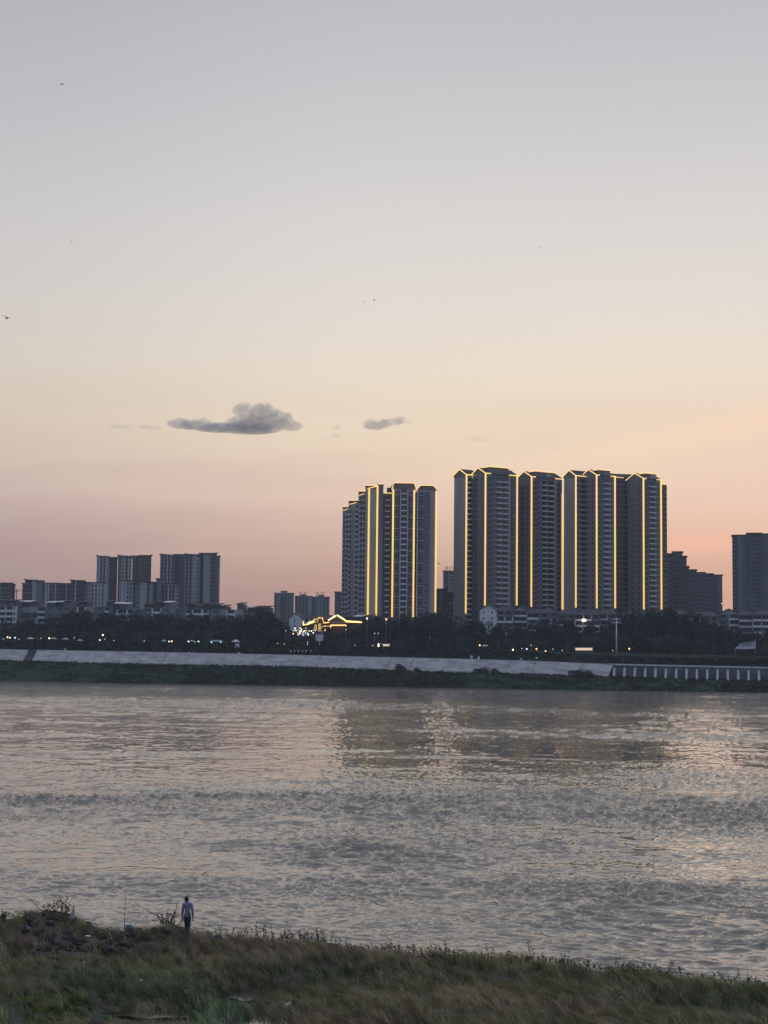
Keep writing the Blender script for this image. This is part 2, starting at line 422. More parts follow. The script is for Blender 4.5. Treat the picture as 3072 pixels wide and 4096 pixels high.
for j, x in enumerate(xs):
    zt = bank_z(x, 'toe')
    for i, (k, st) in enumerate(ks):
        y = k - SH * x if k < 1400 else k
        if st is None:
            f = (k - 717) / (746 - 717.0)
            z = -0.3 + (zt + 0.3) * (0.35 * f + 0.65 * (f * f * (3 - 2 * f))) + (vnoise2(np.array(x / 7.0), np.array(k / 4.0), 3) - 0.5) * 0.9 * min(1, f * 5)
            y += (vnoise2(np.array(x / 14.0), np.array(k*0+1.0), 8) - 0.5) * 6 * (1 - f)
        elif st in ('toe', 'top'):
            z = bank_z(x, st) - 0.25
            if st == 'top' and u_of(x, 755) > 2428: z = zt - 0.4; y -= 0.6
        elif st: z = bank_z(x, 'prom')
        else: z = st
        if isinstance(st, (int,)): z = st
        if i < 2: z = ks[i][1]
        XX[i, j], YY[i, j], ZZ[i, j] = x, y, float(z)
me = grid_mesh('far_bank_ground', XX, YY, ZZ)
M['bankgrass'] = mat('bank_grass', (0.034, 0.052, 0.028), noise=0.45, scale=0.35, bump=0.9, bscale=1.5, stretch=(0.5, 1, 3.0), spec=0.1)
me.materials.append(M['bankgrass'])
tag(link_mesh('far_bank_ground', me), kind='structure')

# rough grass standing on the far bank (one mass nobody could count)
def tuft_cloud(name, pts, h, w, n_per, material, seed=1, lean=0.3):
    rs = np.random.RandomState(seed)
    pts = np.repeat(np.asarray(pts, float), n_per, 0); n = len(pts)
    base = pts + np.stack([rs.normal(0, w * 2, n), rs.normal(0, w * 2, n), np.zeros(n)], 1)
    a = rs.uniform(0, math.pi, n); dx = np.stack([np.cos(a), np.sin(a), 0*a], 1) * w * rs.uniform(0.5, 1.3, n)[:, None]
    top = base + np.stack([rs.normal(-lean*0.5, lean, n)*h, rs.normal(0, lean, n)*h, h * rs.uniform(0.5, 1.2, n)], 1)
    co = np.stack([base - dx, base + dx, top], 1).reshape(-1, 3)
    me = bpy.data.meshes.new(name)
    me.vertices.add(len(co)); me.vertices.foreach_set('co', co.astype(np.float32).ravel())
    me.loops.add(len(co)); me.loops.foreach_set('vertex_index', np.arange(len(co), dtype=np.int32))
    me.polygons.add(n); me.polygons.foreach_set('loop_start', np.arange(0, len(co), 3, dtype=np.int32)); me.polygons.foreach_set('loop_total', np.full(n, 3, dtype=np.int32))
    me.update(calc_edges=True); me.materials.append(material)
    return me
pp = []
for _ in range(9000):
    x = nrs.uniform(-215, 205); f = nrs.uniform(0.03, 1.0); k = 717 + f * 29
    zt = bank_z(x, 'toe')
    z = -0.3 + (zt + 0.3) * (0.35 * f + 0.65 * (f * f * (3 - 2 * f)))
    pp.append((x, k - SH * x, z - 0.3))
me = tuft_cloud('bank_grass_tufts', pp, 1.0, 0.35, 5, M['bankgrass'], 3)
tag(link_mesh('bank_grass', me), 'dark green rough grass covering the far river bank below the concrete slope', 'grass', kind='stuff')

# concrete slope facing: panels with open joints
rev = thing('embankment_slope', PK(1200, 2640, K_TOE), 'long pale concrete slope facing along the far bank under the hedge', 'embankment')
edges = [-60, 8] + [68] + [118] + [150]
joints = [-160, -60, 30, 92]
u = 124.0
js = [(-160, -60), (-60, 30), (30, 92), (124, 190)]
cur = 190
while cur < 2428:
    nx = min(cur + rnd.uniform(84, 104), 2430)
    if 2430 - nx < 40: nx = 2430
    js.append((cur, nx)); cur = nx
SL = 26                     # joints run uphill away from the river, so they lean to the right
for (a, bb) in js:
    mb = MB(); jit = rnd.uniform(0, 0.12)
    def pts(uu, off):
        uc = min(max(uu, 0), 2430)
        lo = PK(uu - 0, interp(uc, REV_BOT) + 6, K_TOE - 0.8); hi = PK(uu + SL * 0.9, interp(uc, REV_TOP), K_TOP)
        return [lo + Vector((0, -off, off)), hi + Vector((0, -off, off))]
    g_ = 0.8
    A = pts(a + g_, 0.15 + jit); B = pts(bb - g_, 0.15 + jit)
    A2 = [p + Vector((0, 0.5, -0.5)) for p in A]; B2 = [p + Vector((0, 0.5, -0.5)) for p in B]
    mb.add([A[0], B[0], B[1], A[1], A2[0], B2[0], B2[1], A2[1]], [(0,1,2,3),(4,7,6,5),(0,4,5,1),(1,5,6,2),(2,6,7,3),(3,7,4,0)])
    mb.build('panel', M['concrete'], rev)
# the stair cut in the slope on the left
mb = MB()
for i in range(12):
    f0, f1 = i / 12, (i + 1) / 12
    lo = PK(93, 2643, K_TOE - 0.5); lo2 = PK(123, 2643, K_TOE - 0.5); hi = PK(118, 2598, K_TOP); hi2 = PK(148, 2598, K_TOP)
    a0 = lo.lerp(hi, f0); b0 = lo2.lerp(hi2, f0); a1 = lo.lerp(hi, f1); b1 = lo2.lerp(hi2, f1)
    mb.add([a0, b0, (b0.x, b0.y, b1.z), (a0.x, a0.y, a1.z), b1, a1], [(0,1,2,3), (3,2,4,5)])
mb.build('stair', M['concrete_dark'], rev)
mb = MB()
for (a, bb) in ((-160, 92), (124, 2430)):
    n = max(2, int((bb - a) / 60))
    for i in range(n):
        u0, u1 = a + (bb-a)*i/n, a + (bb-a)*(i+1)/n
        p, q = PK(u0 + SL*0.9, interp(max(u0,0), REV_TOP), K_TOP), PK(u1 + SL*0.9, interp(max(u1,0), REV_TOP), K_TOP)
        mb.add([p+Vector((0,-.4,-.05)), q+Vector((0,-.4,-.05)), q+Vector((0,-.4,.35)), p+Vector((0,-.4,.35)), p+Vector((0,.6,.35)), q+Vector((0,.6,.35))], [(0,1,2,3),(3,2,5,4)])
mb.build('coping', M['trimdim'], rev, kind='stuff')

# buttressed wall on the right
wl = thing('buttressed_wall', PK(2760, 2700, K_TOP), 'dark river wall with a row of slanting pale concrete buttresses', 'retaining wall')
mb = MB(); mb2 = MB()
us = np.linspace(2430, 3330, 20)
for u0, u1 in zip(us[:-1], us[1:]):
    def zz(uu, tab): return PK(min(uu, 3072), interp(uu, tab), K_TOP).z
    a, c = PK(u0, 2690, K_TOP), PK(u1, 2690, K_TOP)
    t0, t1 = zz(u0, REV_TOP), zz(u1, REV_TOP)
    mb.add([(a.x,a.y,t0-8),(c.x,c.y,t1-8),(c.x,c.y,t1+0.3),(a.x,a.y,t0+0.3),(a.x,a.y+1.5,t0+0.3),(c.x,c.y+1.5,t1+0.3)], [(0,1,2,3),(3,2,5,4)])
    mb2.add([(a.x,a.y-0.4,t0+0.0),(c.x,c.y-0.4,t1+0.0),(c.x,c.y-0.4,t1+0.7),(a.x,a.y-0.4,t0+0.7),(a.x,a.y+0.2,t0+0.7),(c.x,c.y+0.2,t1+0.7),(a.x,a.y+0.2,t0),(c.x,c.y+0.2,t1)], [(0,1,2,3),(3,2,5,4),(0,6,7,1)])
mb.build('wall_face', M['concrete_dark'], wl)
mb2.build('wall_cap', M['trimdim'], wl)
ub = 2452.0
while ub < 3330:
    top = PK(ub + 6, interp(min(ub, 3072), REV_TOP) + 8, K_TOP - 0.1)
    foot = Vector((top.x - 1.9, top.y - 9.0, top.z - 5.6))
    mb = MB(); w_ = 0.50
    mb.add([(top.x-w_,top.y,top.z),(top.x+w_,top.y,top.z),(foot.x+w_,foot.y,foot.z),(foot.x-w_,foot.y,foot.z),
            (top.x-w_,top.y,top.z-6),(top.x+w_,top.y,top.z-6),(foot.x+w_,foot.y+0.3,foot.z-1.5),(foot.x-w_,foot.y+0.3,foot.z-1.5)],
           [(3,2,1,0),(4,5,6,7),(0,4,7,3),(1,2,6,5),(3,7,6,2)])
    mb.build('buttress', M['buttress'], wl); ub += 41.2

# promenade railing on the right
rl = thing('promenade_railing', PK(2600, 2632, K_PROM), 'low grey railing with evenly spaced posts above the buttressed wall', 'railing')
RAIL = [(2140, 2622), (2600, 2632), (3072, 2640), (3400, 2647)]
uu = 2140
while uu < 3400:
    p = PK(min(uu, 3400), interp(uu, RAIL), K_PROM + 1)
    mb = MB(); mb.box(p.x-.16, p.x+.16, p.y-.16, p.y+.16, p.z-0.4, p.z+1.5); mb.build('post', M['trimdim'], rl); uu += 38
mb = MB()
ul = list(range(2140, 3401, 60))
for a, bb in zip(ul[:-1], ul[1:]):
    p, q = PK(a, interp(a, RAIL), K_PROM + 1), PK(bb, interp(bb, RAIL), K_PROM + 1)
    for dz in (0.15, 0.95): mb.add([(p.x,p.y,p.z+dz),(q.x,q.y,q.z+dz),(q.x,q.y,q.z+dz+.14),(p.x,p.y,p.z+dz+.14),(p.x,p.y+.12,p.z+dz+.14),(q.x,q.y+.12,q.z+dz+.14)],[(0,1,2,3),(3,2,5,4)])
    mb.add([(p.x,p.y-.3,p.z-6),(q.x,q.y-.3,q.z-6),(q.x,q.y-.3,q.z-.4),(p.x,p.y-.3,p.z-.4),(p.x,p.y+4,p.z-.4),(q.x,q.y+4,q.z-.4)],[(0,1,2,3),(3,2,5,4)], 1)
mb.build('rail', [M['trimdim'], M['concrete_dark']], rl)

# ------------------------------------------------------------------ vegetation kit
def leaf_mat(name, c, var=0.5):
    m = bpy.data.materials.new(name); m.use_nodes = True; t = m.node_tree; b = t.nodes['Principled BSDF']
    b.inputs['Roughness'].default_value = 0.6; b.inputs['Specular IOR Level'].default_value = 0.2
    g = N(t, 'ShaderNodeNewGeometry'); n = N(t, 'ShaderNodeTexNoise'); n.inputs['Scale'].default_value = 0.25; n.inputs['Detail'].default_value = 4
    t.links.new(g.outputs['Position'], n.inputs[0])
    f = SMOOTH(t, n.outputs[0], 0.35, 0.65)
    t.links.new(MIX(t, f, tuple(x*(1-var) for x in c)+(1,), tuple(x*(1+var) for x in c)+(1,)), b.inputs['Base Color'])
    return m
M['leaf1'] = leaf_mat('dark_foliage', (0.030, 0.040, 0.024))
M['leaf2'] = leaf_mat('blue_green_foliage', (0.045, 0.060, 0.040))
M['leaf3'] = leaf_mat('willow_foliage', (0.055, 0.070, 0.042))
def crown_mesh(name, seed, R0, H, n, size, material, droop=0.0, lobes=9):
    rs = np.random.RandomState(seed)
    lc = np.stack([rs.normal(0, 0.42, lobes), rs.normal(0, 0.42, lobes), rs.uniform(0.15, 0.85, lobes)], 1)
    lr = rs.uniform(0.32, 0.55, lobes)
    k = rs.randint(0, lobes, n)
    d = rs.normal(0, 1, (n, 3)); d /= np.linalg.norm(d, axis=1)[:, None]
    rad = rs.uniform(0.35, 1.0, n) ** 0.5
    p = lc[k] + d * (lr[k] * rad)[:, None]
    p = p * np.array([R0, R0, H]); p[:, 2] -= droop * rs.uniform(0, 1, n) * (np.hypot(p[:,0], p[:,1]) / R0)
    a = rs.normal(0, 1, (n, 3)); a /= np.linalg.norm(a, axis=1)[:, None]
    bb = np.cross(a, rs.normal(0, 1, (n, 3))); bb /= np.linalg.norm(bb, axis=1)[:, None]
    s = size * rs.uniform(0.6, 1.3, n)[:, None]
    if droop: bb = bb * 0.4 + np.array([0, 0, 1.4])
    co = np.stack([p - a*s*0.6, p - bb*s, p + a*s*0.6, p + bb*s], 1).reshape(-1, 3)
    me = bpy.data.meshes.new(name)
    me.vertices.add(len(co)); me.vertices.foreach_set('co', co.astype(np.float32).ravel())
    me.loops.add(len(co)); me.loops.foreach_set('vertex_index', np.arange(len(co), dtype=np.int32))
    me.polygons.add(n); me.polygons.foreach_set('loop_start', np.arange(0, len(co), 4, dtype=np.int32)); me.polygons.foreach_set('loop_total', np.full(n, 4, dtype=np.int32))
    me.update(calc_edges=True); me.materials.append(material); return me
CROWNS = [crown_mesh('crown', 20+i, 1.0, 1.35, 1500, 0.085, M['leaf1']) for i in range(5)]
CROWNS2 = [crown_mesh('crown', 40+i, 1.0, 1.25, 1200, 0.085, M['leaf2']) for i in range(3)]
WILLOW = [crown_mesh('crown', 60+i, 1.0, 1.3, 1500, 0.075, M['leaf3'], droop=0.5) for i in range(3)]
def trunk_mesh(seed):
    rr = random.Random(seed); mb = MB()
    mb.tube([(0,0,-0.05),(0.02,0.01,0.3),(0.0,-0.02,0.6),(0.03,0,1.1)], 0.045, 0.018, 7)
    for i in range(6):
        a = rr.uniform(0, 6.28); z = rr.uniform(0.35, 0.75); l = rr.uniform(0.35, 0.6)
        mb.tube([(0,0,z),(math.cos(a)*l*.5, math.sin(a)*l*.5, z+l*.45),(math.cos(a)*l, math.sin(a)*l, z+l*.7)], 0.02, 0.006, 5)
    return mb.mesh('trunk', M['bark'])
TRUNKS = [trunk_mesh(i) for i in range(3)]
def tree(u, vtop, k, vbase, label, group, kinds=CROWNS, wide=1.0, name='tree', cat='tree'):
    top = PK(u, vtop, k); zb = interp(u, PROM) - 0.2
    H = top.z - zb
    t_ = thing(name, (top.x, top.y, zb), label, cat, group)
    rad = H * 0.36 * wide * rnd.uniform(0.85, 1.2)
    tr = link_mesh('trunk', rnd.choice(TRUNKS), t_); tr.scale = (H*0.7, H*0.7, H*0.62); tr.rotation_euler.z = rnd.uniform(0, 6.28)
    cr = link_mesh('crown', rnd.choice(kinds), t_); cr.scale = (rad*1.15, rad*1.15, H*0.60); cr.location = (0, 0, H*0.24); cr.rotation_euler.z = rnd.uniform(0, 6.28)
    return t_
CAN = [(-100, 2492), (0, 2490), (100, 2482), (200, 2476), (300, 2462), (420, 2466), (520, 2458), (620, 2468), (700, 2478), (850, 2470), (950, 2482), (1050, 2466), (1110, 2452),
       (1150, 2512), (1210, 2545), (1290, 2540), (1330, 2512), (1450, 2504), (1500, 2480), (1600, 2474), (1750, 2472), (1830, 2482), (1880, 2494), (1960, 2510), (2060, 2524), (2130, 2508),
       (2250, 2492), (2300, 2500), (2370, 2512), (2450, 2482), (2550, 2466), (2700, 2455), (2800, 2478), (2880, 2506), (2960, 2530), (3072, 2522), (3200, 2510)]
LANDMARKS = [(15, 'by the left-edge flats'), (75, 'above the slope stair'), (125, 'beside the umbrella right of the stair'), (180, 'by the yellow lamp'), (240, 'between the dim umbrellas'), (297, 'by the lone white lamp'), (350, 'under the brown stair towers'),
    (405, 'by the bright bluish lamp'), (456, 'right of the high warm lamp'), (510, 'under the left tall pale block'), (577, 'between the tall pale blocks'), (630, 'left of the orange promenade lamp'), (687, 'by the orange promenade lamp'), (754, 'by the violet lamp'),
    (800, 'by the green lamp'), (865, 'behind the long awning'), (943, 'behind the white banner'), (1000, 'right of the white banner'), (1060, 'under the last terraced flats'), (1110, 'left of the bulb cluster'), (1180, 'behind the bulb cluster'), (1235, 'left of the grey billboard'),
    (1290, 'right of the grey billboard'), (1350, 'under the pavilion gable'), (1410, 'under the pavilion right wing'), (1470, 'below the first gold strip'), (1520, 'by the two white lamps'), (1580, 'below the gabled tower front'), (1640, 'below the middle gold strip'), (1700, 'below the second gabled front'),
    (1750, 'below the last strip of the left tower'), (1800, 'in the gap between the lit towers'), (1860, 'below the blank tower end wall'), (1919, 'by the orange lamp'), (1960, 'before the white gabled villa'), (2020, 'before the stacked bays villa'), (2080, 'before the narrow grey villa'), (2140, 'above the white stall lamps'),
    (2190, 'above the low orange lamp'), (2249, 'left of the lit stalls'), (2300, 'behind the left lit stall'), (2350, 'behind the right lit stall'), (2410, 'left of the tall white mast'), (2466, 'behind the tall white mast'), (2517, 'by the orange-red lamp'), (2580, 'under the rightmost lit tower'), (2640, 'under the last gold strip'),
    (2700, 'under the stepped block top'), (2760, 'under the stepped block middle'), (2820, 'under the stepped block end'), (2880, 'under the gap of pale sky'), (2940, 'left of the sail canopy'), (2990, 'behind the sail canopy'), (3050, 'right of the sail canopy'), (3120, 'at the right picture edge')]
def section(u): return min(LANDMARKS, key=lambda l: abs(l[0] - u))[1]
u = -60
while u < 3180:
    sct = section(u)
    vt = interp(u, CAN) + rnd.uniform(2, 14)
    tree(u, vt, 822 + rnd.uniform(-5, 8), 0, 'tall dark back-row tree ' + sct, 'back row of dark trees', CROWNS, rnd.uniform(0.9, 1.25))
    u += rnd.uniform(34, 48)
u = -70
while u < 3180:
    sct = section(u)
    base = interp(u, [(0, 2522), (1100, 2535), (1280, 2556), (1500, 2545), (2100, 2560), (2400, 2545), (2700, 2535), (2900, 2590), (3072, 2592)])
    kd = rnd.random()
    lab = 'willowy grey-green front-row tree ' if kd < 0.35 else 'low dark front-row tree '
    tree(u, base + rnd.uniform(-16, 14), 790 + rnd.uniform(-7, 6), 0, lab + sct, 'front row of smaller trees', WILLOW if kd < 0.35 else CROWNS2 if kd < 0.7 else CROWNS, rnd.uniform(1.0, 1.35))
    u += rnd.uniform(30, 52)
# hedge between promenade and concrete slope
me_pts = []
def hedge(name, u0, u1, v0f, v1f, k, n, size, material, label):
    rs = np.random.RandomState(5); co = []
    for _ in range(n):
        u = rs.uniform(u0, u1); f = rs.uniform(0, 1)
        v = v0f(u) + (v1f(u) - v0f(u)) * f + rs.normal(0, 1.2)
        p = PK(u, v, k + (1 - f) * 6 + rs.uniform(-1, 1))
        a = rs.normal(0, 1, 3); a /= np.linalg.norm(a); c = np.cross(a, rs.normal(0, 1, 3)); c /= np.linalg.norm(c); s = size * rs.uniform(0.6, 1.4)
        p = np.array(p); co += [p - a*s, p - c*s, p + a*s, p + c*s]
    co = np.array(co); me = bpy.data.meshes.new(name); n = len(co)//4
    me.vertices.add(len(co)); me.vertices.foreach_set('co', co.astype(np.float32).ravel())
    me.loops.add(len(co)); me.loops.foreach_set('vertex_index', np.arange(len(co), dtype=np.int32))
    me.polygons.add(n); me.polygons.foreach_set('loop_start', np.arange(0, len(co), 4, dtype=np.int32)); me.polygons.foreach_set('loop_total', np.full(n, 4, dtype=np.int32))
    me.update(calc_edges=True); me.materials.append(material)
    return tag(link_mesh(name, me), label, 'hedge', kind='stuff')
prom_v = lambda u: interp(u, [(0, 2566), (1100, 2580), (1600, 2592), (2150, 2612), (2450, 2626), (3072, 2640)])
hedge('hedge', -80, 3170, prom_v, lambda u: interp(u, REV_TOP) + 1, K_TOP + 1.4, 22000, 0.75, M['leaf1'], 'long dark clipped hedge along the top of the concrete slope and buttressed wall')
for o_ in (hedge('undergrowth', -80, 3160, lambda u: prom_v(u) - 34, lambda u: prom_v(u) + 3, 806, 15000, 1.0, M['leaf1'], 'dark undergrowth filling the gaps between the tree trunks on the far bank'),): o_['category'] = 'undergrowth'
# shrubs at the foot of the concrete
for (u, v, s, lab) in ((1605, 2676, 2.2, 'dark rounded shrub against the foot of the pale concrete slope'), (1672, 2680, 1.4, 'small low shrub right of the dark rounded shrub'),
                  (1930, 2690, 2.6, 'broad low thicket covering the foot of the concrete slope'), (1985, 2690, 1.9, 'low shrub joined to the right of the broad thicket'),
                  (2310, 2698, 2.6, 'low mounded shrub near the right end of the concrete slope'), (2360, 2703, 2.2, 'small mounded shrub beside the end of the concrete slope'), (1760, 2690, 1.6, 'little shrub between the rounded shrub and the broad thicket')):
    p = PK(u, v + 4, K_TOE - 2)
    t_ = thing('shrub', p, lab, 'shrub', 'shrubs at the foot of the concrete slope')
    c = link_mesh('foliage', rnd.choice(CROWNS), t_); c.scale = (s*1.5, s*1.2, s*0.95); c.location = (0, 0, -0.5)

# ------------------------------------------------------------------ tall buildings
CROSSB = 32
def block(u_side, u_cor, u_end, v_eave, H, b=32, D=None, zb=17):
    """front facade frame from the near corner, and side frame; H = eave height"""
    r = ray(u_cor, v_eave); t = (H - CAM_Z) / r.z
    A = Vector((r.x * t, r.y * t, 0))
    w = Vector((math.cos(R(b)), math.sin(R(b)), 0))
    fr = Frame(A, w); L = fr.s_of(u_end, v_eave)
    sdir = Vector((-w.y, w.x, 0))
    fs = Frame(A, sdir * -1)
    if D is None: D = -fs.s_of(u_side, v_eave)
    fside = Frame(A + sdir * D, -sdir)        # runs from the back to the corner, faces left
    return fr, L, fside, D
FH = 3.03
def shell(root, fr, L, D, z0, z1, m, name='wall'):
    mb = MB(); mb.fbox(fr, 0, L, -D, 0, z0, z1); return mb.build(name, m, root)
def gable_long(root, fr, L, D, z, rise, over=0.5, name='roof'):
    """ridge parallel to the facade, gable ends on the sides"""
    mb = MB()
    a = [fr.pt(-over, over, z-0.25), fr.pt(L+over, over, z-0.25), fr.pt(L+over, -D-over, z-0.25), fr.pt(-over, -D-over, z-0.25), fr.pt(-over, -D/2, z+rise), fr.pt(L+over, -D/2, z+rise)]
    th = 0.45
    b_ = [(p[0], p[1], p[2]+th) for p in a]
    mb.add(a + b_, [(6,7,11,10),(8,9,10,11),(0,6,10,4),(4,10,9,3),(1,5,11,7),(5,2,8,11),(0,1,7,6),(2,3,9,8),(0,4,5,1),(3,2,5,4)])
    mb.build(name, M['roof'], root)
    g_ = MB(); g_.add([fr.pt(0, 0, z-0.2), fr.pt(0, -D, z-0.2), fr.pt(0, -D/2, z+rise-0.05), fr.pt(L, 0, z-0.2), fr.pt(L, -D, z-0.2), fr.pt(L, -D/2, z+rise-0.05)], [(0,2,1),(3,4,5)])
    g_.build('gable', M['wall2'], root)
def gable_front(root, fr, s0, s1, D, z, rise, over=0.5, name='roof', flat=0.0):
    mb = MB(); c = (s0+s1)/2; hw = flat/2
    a = [fr.pt(s0-over, over, z-0.25), fr.pt(c-hw, over, z+rise), fr.pt(c+hw, over, z+rise), fr.pt(s1+over, over, z-0.25)]
    k = [fr.pt(s0-over, -D-over, z-0.25), fr.pt(c-hw, -D-over, z+rise), fr.pt(c+hw, -D-over, z+rise), fr.pt(s1+over, -D-over, z-0.25)]
    up = lambda L_: [(p[0], p[1], p[2]+0.45) for p in L_]
    mb.add(a + k + up(a) + up(k), [(8,9,13,12),(9,10,14,13),(10,11,15,14),(0,1,9,8),(1,2,10,9),(2,3,11,10),(0,4,5,1),(1,5,6,2),(2,6,7,3),(0,8,12,4),(3,7,15,11)])
    mb.build(name, M['roof'], root)
    g_ = MB(); g_.add([fr.pt(s0, 0.02, z-0.2), fr.pt(s1, 0.02, z-0.2), fr.pt(c+hw, 0.02, z+rise-0.02), fr.pt(c-hw, 0.02, z+rise-0.02)], [(0,1,2,3)]); g_.build('gable', M['wall2'], root)
def strip(root, p, q, r=0.3, m='gold'):
    mb = MB(); mb.tube([p, q], r, r, 6, smooth=True); mb.build('light_strip', M[m], root)
def vstrip(root, fr, s, zt, zb_, off=0.25, r=0.48):
    strip(root, fr.pt(s, off, zb_), fr.pt(s, off, zt), r)

def balcony_mesh(fr, s0, s1, origin, depth=1.1, hgt=0.55, glassm=1, rail='solid', frame=True):
    """one balcony: slab, parapet, side fins and the dark doors behind; z=0 is the floor"""
    mb = MB()
    mb.fbox(fr, s0-0.1, s1+0.1, 0.0, depth, -0.22, 0.0, 0)
    mb.fbox(fr, s0-0.1, s1+0.1, depth-0.14, depth, 0.002, hgt, 0)
    mb.fbox(fr, s0-0.1, s0+0.08, 0.002, depth-0.145, 0.002, hgt-0.01, 0); mb.fbox(fr, s1-0.08, s1+0.1, 0.002, depth-0.145, 0.002, hgt-0.01, 0)
    mb.fbox(fr, s0+0.12, s1-0.12, 0.0, 0.05, 0.06, 2.80, 1)
    if frame:
        c = (s0+s1)/2
        mb.fbox(fr, c-0.05, c+0.05, 0.051, 0.1, 0.06, 2.6, 2)
    return mb
def columns(root, fr, kind, s0, s1, ztop, zbot, fh=FH, depth=1.1, mats=None, skip=(), name='balcony', start=0.0):
    og = wloc(root); nf = int((ztop - zbot - start) / fh)
    rel = Frame(fr.A - Vector((og.x, og.y, 0)), fr.w)
    if kind == 'balcony':
        me = balcony_mesh(rel, s0, s1, og, depth).mesh('balcony', mats or [M['trimdim'], M['glass'], M['wall2']])
        for i in range(nf):
            if i in skip: continue
            o = link_mesh(name, me, root); o.location = (0, 0, ztop - start - (i+1)*fh - og.z)
def small_windows(mb, fr, s0, s1, ztop, zbot, fh=FH, h=1.35, sill=0.9, off=0.03, m=0, start=0.0, frame=1):
    nf = int((ztop - zbot - start) / fh)
    for i in range(nf):
        z = ztop - start - (i+1)*fh
        mb.fbox(fr, s0, s1, 0, off, z+sill, z+sill+h, m)
        if frame is not None:
            mb.fbox(fr, s0-0.12, s1+0.12, 0, 0.22, z+sill-0.16, z+sill-0.01, frame)
def side_windows(mb, fs, s, ztop, zbot, w=1.2, **k): small_windows(mb, fs, s-w/2, s+w/2, ztop, zbot, **k)

def lit_block(root, u_side, u_cor, u_end, v_eave, H, cols, D=None, crown=None, left_strip=True, right_strip=True, strip_v=2400, rise=3.4, zb=17,
              side_lit=True, wallm='wall2', sidem=None, b=32, strip_v2=None, crown_glyph=None, right_top=None, side_win=True, eave_gap=None):
    fr, L, fside, D = block(u_side, u_cor, u_end, v_eave, H, b, D, zb)
    shell(root, fr, L, D, zb, H-0.25, M[wallm])
    if sidem:
        mb = MB(); mb.fbox(fside, 0.3, D-0.05, 0.0, 0.06, zb, H-1.2); mb.build('side_wall', M[sidem], root)
    gable_long(root, fr, L, D, H, rise)
    wn = MB()
    for (kind, u0, u1) in cols:
        s0, s1 = fr.s_of(u0, v_eave+6), fr.s_of(u1, v_eave+6)
        if kind == 'balc': columns(root, fr, 'balcony', s0, s1, H-1.5, zb+2)
        elif kind == 'balc_lo': columns(root, fr, 'balcony', s0, s1, H-1.5, zb+2, mats=[M['wall'], M['glass'], M['walldark']])
        elif kind == 'win': small_windows(wn, fr, s0, s1, H-1.4, zb+2)
        elif kind == 'bigwin': small_windows(wn, fr, s0, s1, H-1.4, zb+2, h=1.9, sill=0.5, m=2)
        elif kind == 'panel':
            mb = MB(); mb.fbox(fr, s0-0.25, s1+0.25, 0.0, 0.35, zb, H-2.2); mb.build('wall_panel', M['brown'], root)
            f2 = Frame(fr.A + fr.n*0.35, fr.w); small_windows(wn, f2, s0, s1, H-2.4, zb+2, h=1.7, sill=0.6, m=2)
        elif kind == 'pil':
            mb = MB(); mb.fbox(fr, s0, s1, 0, 0.5, zb, H-0.8); mb.build('pilaster', M['wall'], root)
    if side_win:
        for f in (0.35, 0.72): side_windows(wn, fside, D*f, H-1.4, zb+2, frame=None)
    if wn.v: wn.build('windows', [M['glass'], M['trimdim'], M['glass2']], root, kind='stuff')
    zbv = P(u_cor, strip_v, fr.A.y).z
    if left_strip: vstrip(root, fr, -0.15, H, zbv, 0.3)
    if right_strip:
        q = fr.pt(L, 0, 0); zt = H if right_top is None else P(u_end, right_top, q[1]).z
        vstrip(root, fr, L+0.1, zt, P(u_end, strip_v2 or strip_v, q[1]).z, 0.3)
    e = 0.65
    r_ = 0.30
    if crown:
        c0, c1, ct = crown
        s0, s1 = fr.s_of(c0, v_eave), fr.s_of(c1, v_eave)
        zc = P(c0, ct, fr.A.y + fr.w.y*s0).z
        mb = MB(); mb.fbox(fr, s0, s1, -D*0.7, 0.35, H-0.2, zc-0.6); mb.build('crown_block', M['wall2'], root)
        mb = MB(); mb.fbox(fr, s0-0.5, s1+0.5, -D*0.7-0.5, 0.9, zc-0.6, zc); mb.build('crown_slab', M['roof2'], root)
        lv = MB(); ss0 = s0 + (s1-s0)*0.38
        n = 7
        lv.fbox(fr, ss0, s1-0.3, 0.35, 0.4, H+0.1, zc-1.0, 1)
        for i in range(n+1):
            x = ss0 + (s1-0.3-ss0)*i/n; lv.fbox(fr, x-0.07, x+0.07, 0.4, 0.6, H+0.1, zc-1.0, 0)
        lv.build('louvre_panel', [M['trimdim'], M['glass']], root)
        strip(root, fr.pt(s0-0.6, 1.0, zc-0.1), fr.pt(s1+0.6, 1.0, zc-0.1), 0.34, 'gold_thin')
        strip(root, fr.pt(s0-0.6, 1.0, zc-0.1), fr.pt(s0-0.6, -D*0.7, zc-0.1), 0.2, 'gold_thin')
        strip(root, fr.pt(-e, e, H), fr.pt(s0-0.3, e, H), r_, 'gold_thin'); strip(root, fr.pt(s1+0.3, e, H), fr.pt(L+e, e, H), r_, 'gold_thin')
        if crown_glyph:
            gl = MB(); cx = (ss0+s1)/2
            for (a0, a1, z0_, z1_) in crown_glyph: gl.fbox(fr, cx+a0, cx+a1, 0.62, 0.8, H+0.4+z0_, H+0.4+z1_)
            gl.build('rooftop_letters', M['paint'], root)
    else:
        strip(root, fr.pt(-e, e, H), fr.pt(L+e, e, H), r_, 'gold_thin')
    if side_lit:
        strip(root, fr.pt(-e, e, H+0.1), fr.pt(-e, -D/2, H+rise+0.3), r_, 'gold_thin')
        strip(root, fr.pt(-e, -D/2, H+rise+0.3), fr.pt(-e, -D-e, H+0.1), r_, 'gold_thin')
    return fr, L, fside, D
